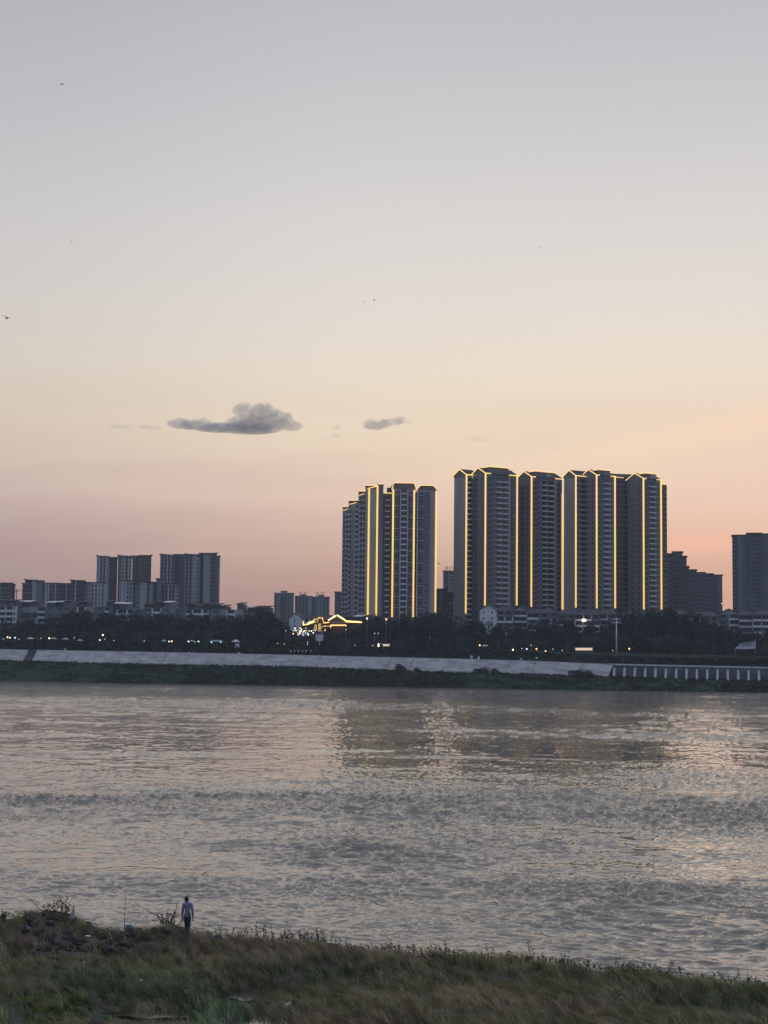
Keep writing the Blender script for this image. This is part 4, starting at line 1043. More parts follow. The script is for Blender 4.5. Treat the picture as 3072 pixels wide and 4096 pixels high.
villa('narrow grey villa with a white downpipe beside the stacked bays', 2055, 2110, 2424, 858, 3, 'gable')
villa('villa with a white pergola frame over dark glass', 2108, 2205, 2434, 846, 12, 'mix')
villa('villa with an arched dormer behind the pergola villa', 2150, 2235, 2428, 868, 5, 'gable')
villa('villa with a pale dormer strip under the blank grey tower end', 2232, 2300, 2438, 856, 6, 'mix')
villa('villa showing a lit yellow window above the tree tops', 2300, 2400, 2440, 852, 7, 'mix')
villa('villa with a grey hipped roof left of the white mast', 2395, 2465, 2438, 862, 8, 'mix')
villa('villa with a slanting white terrace right of the white mast', 2470, 2560, 2440, 855, 9, 'gable')
villa('low villa under the rightmost gold-outlined tower', 2560, 2650, 2442, 860, 10, 'mix')
villa('villa with two pale eaves under the dark stepped block', 2655, 2760, 2440, 862, 11, 'mix')
villa('villa with a tall white chimney stub and framed terrace', 2765, 2875, 2446, 850, 14, 'mix')
villa('villa filling the gap between the dark stepped block and the right tower', 2870, 2960, 2436, 862, 15, 'gable')
villa('villa with a long pale dormer under the unlit right tower', 2955, 3010, 2442, 856, 16, 'mix')
villa('villa with white framed balconies at the right picture edge', 3010, 3120, 2440, 846, 29, 'mix')
p = PK(2335, 2480, 848); mb = MB(); mb.box(p.x-0.9, p.x+0.9, p.y-0.3, p.y, p.z-0.8, p.z+0.5); mb.build_top('lit_window', M['l_warm'], p, 'small bright yellow lit window among the villas left of the white mast', 'sign')  # glowing box for the yellow lit window of the villa
# grey-roofed houses left of the pavilion
villa('small grey house with a pointed roof left of the gold pavilion', 1158, 1205, 2452, 845, 31, 'white', group='houses beside the pavilion')
villa('dark-roofed hall behind the left wing of the gold pavilion', 1205, 1275, 2456, 862, 32, 'mix', group='houses beside the pavilion')
villa('brown-roofed hall behind the middle of the gold pavilion', 1278, 1335, 2459, 862, 33, 'mix', group='houses beside the pavilion')
lowrise('dark podium of flats behind the right wing of the gold pavilion', 1340, 1480, 2462, 848, 5, 41)

# ------------------------------------------------------------------ gold pavilion
pv = thing('pavilion', PK(1320, 2540, 825), 'traditional tiled pavilion outlined in gold light tubes among the trees', 'pavilion')
def PV(u, v, dk=0): return PK(u, v, 825 + dk)
def vbox(root, u0, u1, v0, v1, dk, th, m, name):
    a, b_ = PV(u0, v0, dk), PV(u1, v1, dk); mb = MB()
    fr = Frame(a.xy, (1, -SH)); mb.fbox(fr, 0, fr.s_of(u1, v0), -th, 0, b_.z, a.z); return mb.build(name, M[m], root)
M['pavwall'] = mat('pavilion_timber', (0.10, 0.05, 0.03), noise=0.2, scale=1)
vbox(pv, 1318, 1378, 2482, 2530, 1, 8, 'pavwall', 'hall'); vbox(pv, 1206, 1318, 2496, 2530, 2, 8, 'pavwall', 'side_wing'); vbox(pv, 1378, 1446, 2492, 2530, 2, 8, 'walldark', 'side_wing')
def roofpoly(pts, dk, m='roof', name='roof', back=8):
    mb = MB(); n = len(pts); a = [PV(u, v, dk) for u, v in pts]; b_ = [q + Vector((0, back, 0)) for q in a]
    mb.add(a + b_, [tuple(range(n)), tuple(range(2*n-1, n-1, -1))] + [(i, i+n, (i+1) % n + n, (i+1) % n) for i in range(n)]); mb.build(name, M[m], pv)
roofpoly([(1313, 2482), (1346, 2459), (1383, 2482), (1383, 2486), (1313, 2486)], 0.6)
roofpoly([(1208, 2500), (1254, 2482), (1300, 2480), (1318, 2489), (1318, 2494), (1208, 2503)], 0.8)
roofpoly([(1378, 2486), (1446, 2486), (1450, 2493), (1378, 2493)], 0.8)
roofpoly([(1258, 2476), (1290, 2470), (1296, 2490), (1262, 2492)], 0.7, 'pavwall', 'lantern', 3)
def pvline(pts, m='amber', r=0.28, name='light_strip'):
    mb = MB(); mb.tube([PV(u, v, -0.3) for u, v in pts], r, r, 6); mb.build(name, M[m], pv)
pvline([(1313, 2481), (1343, 2463)], 'yellow', 0.34); pvline([(1348, 2460), (1382, 2482)], 'yellow', 0.36)
pvline([(1383, 2486), (1412, 2488), (1447, 2489)], 'amber', 0.34); pvline([(1384, 2484), (1440, 2487)], 'yellow', 0.2)
pvline([(1212, 2500), (1232, 2497)], 'amber'); pvline([(1232, 2494), (1254, 2486)], 'yellow', 0.55)
pvline([(1213, 2486), (1213, 2501)], 'amber', 0.25)
pvline([(1255, 2477), (1272, 2476), (1269, 2489)], 'gold_thin', 0.2); pvline([(1255, 2477), (1261, 2491)], 'gold_thin', 0.2)
pvline([(1274, 2469), (1274, 2474)], 'gold_thin', 0.2); pvline([(1276, 2471), (1290, 2472), (1295, 2492), (1317, 2489)], 'amber', 0.22)
pvline([(1324, 2501), (1384, 2501)], 'amber', 0.26); pvline([(1384, 2501), (1384, 2507)], 'gold_thin', 0.2); pvline([(1323, 2500), (1323, 2513)], 'amber', 0.2)
pvline([(1291, 2505), (1322, 2504)], 'gold_thin', 0.18); pvline([(1300, 2513), (1300, 2524)], 'amber', 0.2)
mb = MB(); fr = Frame(PV(1326, 2496, -0.4).xy, (1, -SH))
for i in range(7):
    z = PV(1326, 2494, -0.4).z; mb.fbox(fr, 0.6+i*1.0, 0.85+i*1.0, 0, 0.2, z, z+1.2)
mb.build('column', M['trimdim'], pv)
# upright glowing characters on the pavilion front
gl = MB()
def stroke(u0, v0, u1, v1, w=0.12):
    gl.tube([PV(u0, v0, -0.8), PV(u1, v1, -0.8)], w, w, 4, smooth=False)
for a in ((1259,2500,1259,2513),(1266,2499,1266,2513),(1259,2500,1266,2500),(1259,2504,1266,2504),(1259,2508,1266,2508),(1256,2513,1268,2513),(1261,2513,1258,2521),(1263,2514,1270,2521),(1254,2515,1253,2522),
          (1275,2495,1275,2521),(1278,2495,1278,2521),(1282,2495,1282,2522),(1275,2495,1282,2495),(1275,2500,1278,2500),(1275,2506,1278,2506),(1275,2512,1278,2512),(1275,2526,1279,2524),(1283,2526,1287,2524)): stroke(*a)
gl.build('sign_characters', M['gold_thin'], pv)

# ------------------------------------------------------------------ lamps, bulbs, stalls
def bulb(u, v, m, label, r=0.45, k=778, group='bulbs along the far promenade', name='promenade_lamp', post=True):
    p = PK(u, v, k); zb = min(interp(u, PROM), p.z-1.0)
    t_ = thing(name, (p.x, p.y, zb), label, 'lamp', group)
    mb = MB(); mb.blob(p, r, r, r, 0, 8, 6); mb.build('bulb', M[m], t_)
    if post: mb = MB(); mb.tube([(p.x, p.y+0.1, zb), (p.x, p.y+0.1, p.z-r*0.8)], 0.07, 0.06, 6); mb.build('post', M['steel'], t_)
for (u, v, m_, lab) in ((13,2556,'l_white','white promenade lamp nearest the left picture edge'), (30,2549,'l_orange','orange promenade lamp beside a green one at the far left'), (40,2551,'l_green','green promenade lamp beside the orange one at the far left'),
    (60,2551,'l_blue','bluish promenade lamp left of the stair in the slope'), (76,2557,'l_white','white promenade lamp above the stair in the slope'), (164,2553,'l_white','small white promenade lamp left of the yellow one'),
    (197,2553,'l_warm','yellow promenade lamp below the terraced flats'), (297,2551,'l_white','lone white promenade lamp below the white canopies'), (399,2560,'l_blue','bright bluish promenade lamp below the left tall block'),
    (419,2556,'l_white','faint white promenade lamp right of the bluish one'), (411,2540,'l_warm','warm lamp standing higher than its neighbours in the trees'), (456,2562,'l_white','white promenade lamp before a dim row'),
    (577,2564,'l_white','white promenade lamp between the two tall blocks'), (687,2565,'l_orange','bright orange promenade lamp below the right tall block'), (676,2566,'l_green','faint lamp touching the bright orange one'), (754,2566,'l_blue','violet promenade lamp right of the orange one'),
    (779,2567,'l_white','faint white lamp between violet and green lamps'), (794,2566,'l_green','green promenade lamp left of the long awning'), (846,2570,'l_green','yellow-green promenade lamp under the long awning'), (882,2567,'l_blue','violet promenade lamp right of the long awning'),
    (1144,2523,'l_white','lone white bulb left of the bulb cluster'), (1137,2576,'l_white','white promenade lamp left of the grey billboard'), (1110,2573,'l_white','pale round lamp at the end of the curved rail'), (1230,2568,'l_white','upper of two white lamps left of the billboard post'), (1230,2577,'l_white','lower of two white lamps left of the billboard post'),
    (1286,2509,'l_white','large white lamp under the pavilion eave'), (1384,2519,'l_white','small white lamp below the pavilion corner'), (1419,2582,'l_white','white promenade lamp right of the billboard'), (1491,2582,'l_white','white promenade lamp under the left tower'),
    (1499,2533,'l_white','left of two white lamps in the dark trees'), (1513,2533,'l_white','right of two white lamps in the dark trees'), (1468,2474,'l_warm','warm lamp at the foot of the first gold strip'), (1545,2478,'l_orange','orange glow among the tree tops under the left tower'),
    (1919,2581,'l_orange','bright orange lamp under the white gabled villa'), (2052,2599,'l_warm','yellowish lamp on the right promenade'), (2088,2594,'l_white','white lamp left of the stall with a blue light'), (2107,2596,'l_blue','blue-white lamp among the stall lights'), (2124,2581,'l_white','white lamp standing above the stall lights'),
    (2146,2596,'l_orange','pinkish lamp right of the blue-white one'), (2182,2605,'l_orange','bright orange lamp low on the promenade'), (2212,2596,'l_white','small white lamp left of the lit stalls'), (2249,2602,'l_white','white lamp just before the lit stalls'), (2451,2602,'l_white','white lamp at the foot of the tall mast'), (2517,2595,'l_orange','orange-red lamp right of the tall mast'),
    (2887,2414,'l_white','tiny white light on the dark stepped block')):
    if u == 2887: bulb(u, v, m_, lab, 0.35, 1000, post=False, group='lights high on buildings')
    else: bulb(u, v, m_, lab, 0.21 if m_ == 'l_white' else 0.36)
# dense cluster of festoon bulbs beside the pavilion
rr = random.Random(4)
cl = [(1180,2513),(1201,2514),(1223,2513),(1176,2522),(1184,2522),(1198,2524),(1204,2524),(1219,2523),(1226,2523),(1237,2524),(1246,2524),(1261,2522),(1173,2535),(1200,2532),(1211,2533),(1222,2532),(1194,2538),(1213,2540),(1233,2539),(1253,2531),(1191,2530),(1207,2518),(1214,2527),(1231,2533)]
fb = thing('festoon_lights', PK(1215, 2540, 800), 'dense cluster of white and greenish festoon bulbs left of the pavilion sign', 'lights')
wires = MB()
for i, (u, v) in enumerate(cl):
    p = PK(u, v, 800); mb = MB(); mb.blob(p, 0.27, 0.27, 0.27, 0, 8, 6)
    mb.build('bulb', M[('l_warm', 'l_warm', 'l_white', 'l_green', 'l_warm', 'l_blue')[i % 6] if u != 1173 else 'l_orange'], fb)
for v in (2513, 2523, 2533, 2539):
    wires.tube([PK(x, v + 1.5*math.sin(x*0.3), 800.2) for x in range(1168, 1262, 8)], 0.04, 0.04, 3)
for x in (1168, 1260): wires.tube([PK(x, 2560, 800.2), PK(x, 2508, 800.2)], 0.1, 0.1, 5)
wires.build('wire', M['steel'], fb)
# dim round bollard lamps on the lower walk
for i, u in enumerate((1163, 1178, 1194, 1210, 1225, 1243)):
    p = PK(u, 2603, 757); t_ = thing('bollard', (p.x, p.y, p.z-0.6), ('first', 'second', 'third', 'fourth', 'fifth', 'last')[i] + ' from the left of six pale round bollards under the billboard', 'bollard', 'round bollards under the billboard')
    mb = MB(); mb.blob(p, 0.33, 0.33, 0.33, 0, 8, 6); mb.build('head', M['paint'], t_); mb = MB(); mb.tube([(p.x, p.y, p.z-0.8), (p.x, p.y, p.z-0.2)], 0.12, 0.12, 6); mb.build('post', M['trimdim'], t_)
# awnings and umbrellas on the promenade
def canopy(u, v, w, h, label, k=775, name='umbrella'):
    p = PK(u, v, k); zb = interp(u, PROM)
    t_ = thing(name, (p.x, p.y, zb), label, 'umbrella', 'umbrellas along the far promenade')
    mb = MB(); n = 8; ring = [(p.x + w*math.cos(6.283*i/n+.4), p.y + w*0.8*math.sin(6.283*i/n+.4), p.z) for i in range(n)]
    low = [(q[0], q[1], q[2]-0.25) for q in ring]
    mb.add([(p.x, p.y, p.z+h)] + ring + low, [(0, 1+i, 1+(i+1) % n) for i in range(n)] + [(1+i, 1+n+i, 1+n+(i+1) % n, 1+(i+1) % n) for i in range(n)]); mb.build('canopy', M['trimdim'], t_)
    mb = MB(); mb.tube([(p.x, p.y, min(zb, p.z-2)), (p.x, p.y, p.z+h)], 0.08, 0.06, 6); mb.build('pole', M['steel'], t_)
for (u, v, w, h, l) in ((122, 2554, 2.0, 0.8, 'pale umbrella right of the stair in the slope'), (215, 2554, 1.8, 0.6, 'dim umbrella right of the yellow lamp'), (262, 2556, 1.8, 0.6, 'dim umbrella left of the lone white lamp'), (655, 2563, 1.2, 0.6, 'small pale umbrella left of the orange lamp'),
                     (768, 2563, 1.2, 0.5, 'small pale umbrella between violet and green lamps'), (943, 2566, 2.3, 1.1, 'pale pointed umbrella above the white banner'), (1940, 2583, 1.8, 0.6, 'dim umbrella right of the orange lamp under the villa'), (320, 2561, 1.6, 0.5, 'low dim umbrella right of the lone white lamp')):
    canopy(u, v, w, h, l)
a = PK(865, 2565, 775); mb = MB(); mb.box(a.x-3.2, a.x+3.2, a.y-1.5, a.y+1.5, a.z-0.2, a.z+0.25); mb.box(a.x-2.6, a.x+2.6, a.y-1.0, a.y+1.0, a.z+0.25, a.z+0.6)
for dx in (-3, 3): mb.box(a.x+dx-.08, a.x+dx+.08, a.y-.08, a.y+.08, a.z-3.2, a.z-0.2)
mb.build_top('awning', M['trimdim'], a, 'long low pale awning right of the green promenade lamp', 'awning')
# lit stalls
for i, (u, w_) in enumerate(((2313, 1.1), (2332, 1.6), (2357, 1.5))):
    p = PK(u, 2596, 774); t_ = thing('market_stall', (p.x, p.y, p.z-2), ('left', 'middle', 'right')[i] + ' one of three warmly lit stalls under the trees', 'stall', 'lit stalls')
    mb = MB(); mb.box(p.x-w_, p.x+w_, p.y, p.y+2, p.z-0.6, p.z+0.5); mb.build('lit_front', M['l_stall'], t_)
    mb = MB(); mb.box(p.x-w_-.3, p.x+w_+.3, p.y-0.8, p.y+2.2, p.z+0.5, p.z+0.7); mb.build('roof', M['trimdim'], t_)
    mb = MB(); mb.box(p.x-w_, p.x+w_, p.y-0.3, p.y+2, p.z-2, p.z-0.6); mb.build('counter', M['walldark'], t_)
p = PK(1520, 2580, 774); t_ = thing('market_stall', (p.x, p.y, p.z-2), 'stall with a yellow lit post and pinkish front under the left tower', 'stall')
mb = MB(); mb.box(p.x-1.0, p.x-0.4, p.y, p.y+1, p.z-1.0, p.z+0.6); mb.build('lit_post', M['l_warm'], t_)
mb = MB(); mb.box(p.x+1.4, p.x+4.6, p.y, p.y+1.5, p.z-0.5, p.z+0.4); mb.build('lit_front', M['l_stall'], t_)
mb = MB(); mb.box(p.x-1.2, p.x+5.0, p.y-0.8, p.y+2.2, p.z+0.6, p.z+0.8); mb.build('roof', M['trimdim'], t_)
mb = MB(); mb.box(p.x-1.0, p.x+4.8, p.y-0.3, p.y+2, p.z-2, p.z-1.0); mb.build('counter', M['walldark'], t_)
# white banner
p = PK(948, 2597, 760); t_ = thing('banner', (p.x, p.y, p.z-1.0), 'upright white banner with faint grey writing hanging above the slope', 'banner')
fr = Frame(p.xy, (1, -SH)); mb = MB(); z1 = PK(948, 2575, 760).z; z0_ = PK(948, 2599, 760).z
mb.fbox(fr, -1.0, 1.05, -0.05, 0, z0_, z1); mb.build('cloth', M['paint'], t_)
mb = MB()
for c_, s_ in ((-0.45, (0, .6, 1.2, 1.8)), (0.35, (0.1, .7, 1.3))):
    for q in s_: mb.fbox(fr, c_-.2, c_+.2, 0, 0.02, z0_+.4+q, z0_+.55+q); mb.fbox(fr, c_-.05, c_+.05, 0.021, 0.03, z0_+.25+q, z0_+.7+q)
mb.build('writing', M['steel'], t_)
mb = MB(); mb.tube([fr.pt(1.15, 0, z0_-1.5), fr.pt(1.15, 0, z1+.2)], 0.07, 0.07, 6); mb.build('pole', M['steel'], t_)
# grey billboard on one post
p = PK(1278, 2552, 768); t_ = thing('billboard', (p.x, p.y, interp(1278, PROM)-1), 'blank grey billboard with rounded corners on a single post below the pavilion', 'billboard')
fr = Frame(p.xy, (1, -SH)); z1, z0_ = PK(1278, 2538, 768).z, PK(1278, 2564, 768).z
mb = MB(); w = 1.85; c = 0.35
out = [(-w+c, z0_), (w-c, z0_), (w, z0_+c), (w, z1-c), (w-c, z1), (-w+c, z1), (-w, z1-c), (-w, z0_+c)]
mb.add([fr.pt(s, 0.1, z) for s, z in out] + [fr.pt(s, -0.1, z) for s, z in out], [tuple(range(8)), tuple(range(15, 7, -1))] + [(i, i+8, (i+1) % 8+8, (i+1) % 8) for i in range(8)])
mb.build('board', M['trimdim'], t_); mb = MB(); mb.tube([fr.pt(0, -.1, z0_-3), fr.pt(0, -.1, z0_)], 0.16, 0.16, 8); mb.build('post', M['trimdim'], t_)
# tall white light mast
p = PK(2466, 2616, 772); t_ = thing('light_mast', (p.x, p.y, interp(2466, PROM)-.5), 'tall white light mast with short crossarms in front of the villas', 'light mast')
zt = PK(2468, 2472, 772).z
mb = MB(); mb.tube([(p.x, p.y, p.z-1), (p.x, p.y, zt)], 0.38, 0.24, 8); mb.build('pole', M['paint'], t_)
for q, w_ in ((zt-0.4, 1.6), (zt-2.0, 2.0)):
    mb = MB(); mb.box(p.x-w_, p.x+w_, p.y-.15, p.y+.15, q-.12, q+.12)
    for dx in (-w_, -w_*.4, w_*.4, w_): mb.box(p.x+dx-.25, p.x+dx+.25, p.y-.4, p.y+.1, q-.45, q-.1)
    mb.build('crossarm', M['trimdim'], t_)
# sail canopy
t_ = thing('sail_canopy', PK(2985, 2600, 770), 'white stretched sail canopy with a raised right corner by the right edge', 'canopy')
pts = [(2940, 2594), (2962, 2572), (2995, 2568), (3022, 2562), (3021, 2593), (2985, 2596)]
A = [PK(u, v, 770) for u, v in pts]; ctr = PK(2992, 2578, 774)
mb = MB(); mb.add([*A, ctr] + [q + Vector((0, 0.05, -0.12)) for q in A] + [ctr + Vector((0, .05, -.12))], [(i, (i+1) % 6, 6) for i in range(6)] + [((i+1) % 6 + 7, i + 7, 13) for i in range(6)] + [(i, i+7, (i+1) % 6+7, (i+1) % 6) for i in range(6)])
mb.build('sail', M['paint'], t_)
mb = MB()
for u, v in ((3022, 2560), (3021, 2593), (2942, 2594)):
    q = PK(u, v, 770); mb.tube([(q.x, q.y, 15.5), (q.x, q.y, q.z+.3)], 0.1, 0.08, 6)
mb.build('mast', M['steel'], t_)
# small white things by the hedge
for (u, v, l) in ((260, 2598, 'white sack on the slope top above the long panels'), (756, 2611, 'small pale sack on the slope top under the green lamp'), (957, 2612, 'tiny white sack right of the banner foot'),
                  (1886, 2630, 'upright white marker on the slope top right of the gap'), (1914, 2634, 'white cloth bundle right of the upright marker'), (2085, 2636, 'pale bundle at the drain opening'), (2147, 2632, 'faint pale bundle above the right end of the slope')):
    p = PK(u, v, K_TOP + 0.2); mb = MB(); mb.blob(p, 0.55, 0.4, 0.42 if 'upright' not in l else 1.0, 0, 7, 5, 0.15); mb.build_top('sack', M['paint'], p, l, 'sack')
p = PK(2073, 2649, K_TOP-0.6); mb = MB(); mb.box(p.x-1.0, p.x+1.0, p.y-1.2, p.y, p.z-0.6, p.z+0.1); mb.box(p.x-1.2, p.x+1.2, p.y-1.4, p.y, p.z+0.1, p.z+0.5); mb.build_top('drain_box', M['paint'], p, 'small white concrete drain box set in the top of the slope', 'drain box')
# construction crane far left
t_ = thing('tower_crane', P(72, 2400, 1600), 'thin tower crane between the left-edge block and its neighbour', 'crane')
mb = MB()
def PC(u, v): return P(u, v, 1600)
mb.tube([PC(66, 2410), PC(66, 2356)], 0.5, 0.5, 4); mb.tube([PC(58, 2368), PC(86, 2362)], 0.4, 0.3, 4); mb.tube([PC(66, 2356), PC(86, 2362)], 0.15, 0.15, 3); mb.tube([PC(66, 2356), PC(58, 2368)], 0.15, 0.15, 3)
for i in range(7): mb.tube([PC(60+i*3.6, 2368-i*0.8), PC(61.8+i*3.6, 2364.5-i*0.8), PC(63.6+i*3.6, 2367.2-i*0.8)], 0.15, 0.15, 3)
mb.build('jib', M['walldark'], t_)

# ------------------------------------------------------------------ birds
M['bird'] = mat('bird_feathers', (0.05, 0.045, 0.04))
birds = [(248, 338, 14, 0.3, 'bird gliding alone high at the upper left'), (285, 967, 10, -.2, 'small bird at the left, midway up the sky'), (27, 1272, 26, -.35, 'largest bird, wings spread at the left picture edge'), (1453, 1208, 10, .7, 'left one of two close birds mid-sky'), (1497, 1201, 16, 1.4, 'right one of two close birds mid-sky, wings upright'),
         (2163, 990, 9, .1, 'small bird in the upper right sky'), (2755, 923, 6, .3, 'faintest bird at the far upper right'), (750, 1771, 7, .2, 'tiny bird just below the larger cloud'), (2807, 1772, 9, .1, 'small bird low over the right-hand towers'), (1093, 2048, 8, .5, 'lower of two tiny birds left of the stepped slab'),
         (1117, 2037, 7, -.4, 'upper of two tiny birds left of the stepped slab'), (732, 2067, 6, .2, 'tiny bird above the gap between the tall pale blocks'), (2192, 1673, 5, .2, 'tiny speck of a bird high above the towers'), (2258, 1816, 6, .1, 'tiny bird just over the tower roofs'), (1754, 2254, 18, -.75, 'bird with long straight wings in the gap between lit towers')]
for (u, v, span, ang, l) in birds:
    d = 110.0; p = P(u, v, d); s = span * 1.9 * d / F / 2
    t_ = thing('bird', p, l, 'bird', 'birds in flight')
    mb = MB(); mb.blob(p, s*0.16, s*0.42, s*0.14, 0, 8, 6); mb.blob(p + Vector((0, s*0.45, s*0.04)), s*.1, s*.12, s*.1, 0, 7, 5)
    mb.add([p + Vector((-.07*s, -.3*s, 0)), p + Vector((.07*s, -.3*s, 0)), p + Vector((.16*s, -.75*s, .02*s)), p + Vector((-.16*s, -.75*s, .02*s)), p + Vector((0, -.3*s, .06*s)), p + Vector((0, -.75*s, .05*s))], [(0,1,2,3),(0,3,5,4),(1,4,5,2)])
    mb.build('body', M['bird'], t_)
    for sg_ in (-1, 1):
        mb = MB(); r1 = Vector((sg_*s*.45*math.cos(ang), 0.12*s, s*.45*math.sin(sg_*ang)*1 + s*.18)); r2 = Vector((sg_*s*math.cos(ang), -0.15*s, s*math.sin(sg_*ang)))
        up = Vector((0, 0, .05*s)); ch_ = Vector((0, -.28*s, 0))
        mb.add([p, p+ch_, p+r1, p+r1+ch_, p+r2, p+up, p+ch_+up, p+r1+up, p+r1+ch_+up], [(0,1,3,2),(2,3,4),(5,7,8,6),(7,4,8),(0,2,7,5),(1,6,8,3),(2,4,7),(3,8,4)]); mb.build('wing', M['bird'], t_)

# ------------------------------------------------------------------ near bank
CREST = [(-900, 3705, 2.1), (0, 3712, 2.1), (150, 3706, 2.1), (300, 3722, 2.0), (420, 3738, 1.8), (560, 3738, 1.8), (700, 3728, 1.95), (800, 3740, 1.9), (900, 3758, 1.7), (1000, 3772, 1.7), (1300, 3796, 1.6), (1500, 3820, 1.5), (1700, 3835, 1.5),
         (2000, 3848, 1.5), (2300, 3862, 1.5), (2600, 3896, 1.5), (2850, 3936, 1.5), (3072, 3970, 1.5), (3600, 4060, 1.5)]
cp = [G(u, v, z) for u, v, z in CREST]
cxs = np.array([p.x for p in cp]); cys = np.array([p.y for p in cp]); czs = np.array([p.z for p in cp])
def crest(x):
    y = np.interp(x, cxs, cys); y = np.where(x < cxs[0], cys[0] - (x - cxs[0]) * 0.12, y); y = np.where(x > cxs[-1], cys[-1] - (x - cxs[-1]) * 0.12, y)
    return y, np.interp(x, cxs, czs)
def gb(x, y, u, v, z, rx, ry):
    c = G(u, v, z); return np.exp(-((x - c.x) / rx) ** 2 - ((y - c.y) / ry) ** 2)
ZB = 1.15
PUD = [(990, 3978, 0.85, 0.62, 0.85), (640, 4058, 0.85, 1.3, 0.45), (455, 4042, .85, .35, .3), (1010, 4100, 0.85, 1.2, 0.9)]
def ground(x, y):
    yc, zc = crest(x); s = y - yc
    z = ZB + (zc - ZB) * np.exp(-(np.minimum(s, 0) / 3.2) ** 2)
    z = z + 0.55 * (fbm(x / 4.2, y / 2.2, 3, 21) - 0.5) + 0.18 * (fbm(x / 0.9, y / 0.7, 2, 33) - 0.5)
    z = z + 0.38 * gb(x, y, 160, 3720, 2.0, 1.5, 1.2) + 0.30 * gb(x, y, 700, 3735, 2.0, 1.3, 1.2)
    z = z - 0.55 * gb(x, y, 1180, 3950, 1.0, 2.4, 1.3) + 0.35 * gb(x, y, 520, 3930, 1.2, 3.0, 0.9) + 0.3 * gb(x, y, 1350, 3850, 1.4, 4, 1.2)
    z = z + 0.30 * gb(x, y, 250, 4010, 1.3, 2.2, 1.6)
    for (u, v, zz, rx, ry) in PUD:
        c_ = G(u, v, zz); g_ = np.exp(-((x - c_.x) / (rx * 1.6)) ** 2 - ((y - c_.y + 0.9) / (ry * 1.3 + 1.2)) ** 2); w_ = np.clip(g_ * 2.2, 0, 1)
        z = z * (1 - w_) + (zz - 0.10 - 0.2 * np.exp(-((x - c_.x) / rx) ** 2 - ((y - c_.y) / ry) ** 2)) * w_
    z = np.where(s > 0, z - 0.9 * s, z)
    z = np.maximum(z, -2.5)
    # levee the camera stands on
    r_ = np.clip((48 - y) / 46.0, 0, 1); z = z * (1 - r_) + 12.3 * r_
    return z
gx = np.concatenate([[-420, -200, -100, -60, -40], np.arange(-28, 28.01, 0.16), [40, 60, 100, 200, 420]])
gy = np.concatenate([[-60, -20, 1.5, 10, 20, 30, 38, 44], np.arange(48, 76, 0.16), [80, 95, 140]])
XX, YY = np.meshgrid(gx, gy); ZZ = ground(XX, YY)
me = grid_mesh('near_bank', XX, YY, ZZ)
M['soil'] = mat('damp_soil', (0.11, 0.085, 0.062), noise=0.4, scale=1.2, bump=0.6, bscale=8)
me.materials.append(M['soil']); tag(link_mesh('near_bank_ground', me), kind='structure')
# puddles
M['puddle'] = mat('still_water', (0.07, 0.065, 0.055), rough=0.03, spec=0.5, bump=0.04, bscale=5); M['puddle'].node_tree.nodes['Principled BSDF'].inputs['IOR'].default_value = 2.0
for (u, v, zz, rx, ry), l in zip(PUD, ('bright puddle in the dark hollow of the near bank', 'long puddle seen through reeds at the lower left', 'small left end of the reedy puddle', 'puddle glinting behind stems at the bottom edge')):
    c = G(u, v, zz); mb = MB(); n = 22
    ring = [(c.x + rx*1.25*math.cos(6.283*i/n)*(1+.18*math.sin(i*2.3+u)), c.y + ry*1.25*math.sin(6.283*i/n)*(1+.15*math.cos(i*1.7+u)), zz + (0.004 if 'small left' in l else 0)) for i in range(n)]
    mb.add(ring, [tuple(range(n))]); o = mb.build_top('puddle', M['puddle'], c, l, 'puddle'); o['kind'] = 'structure'

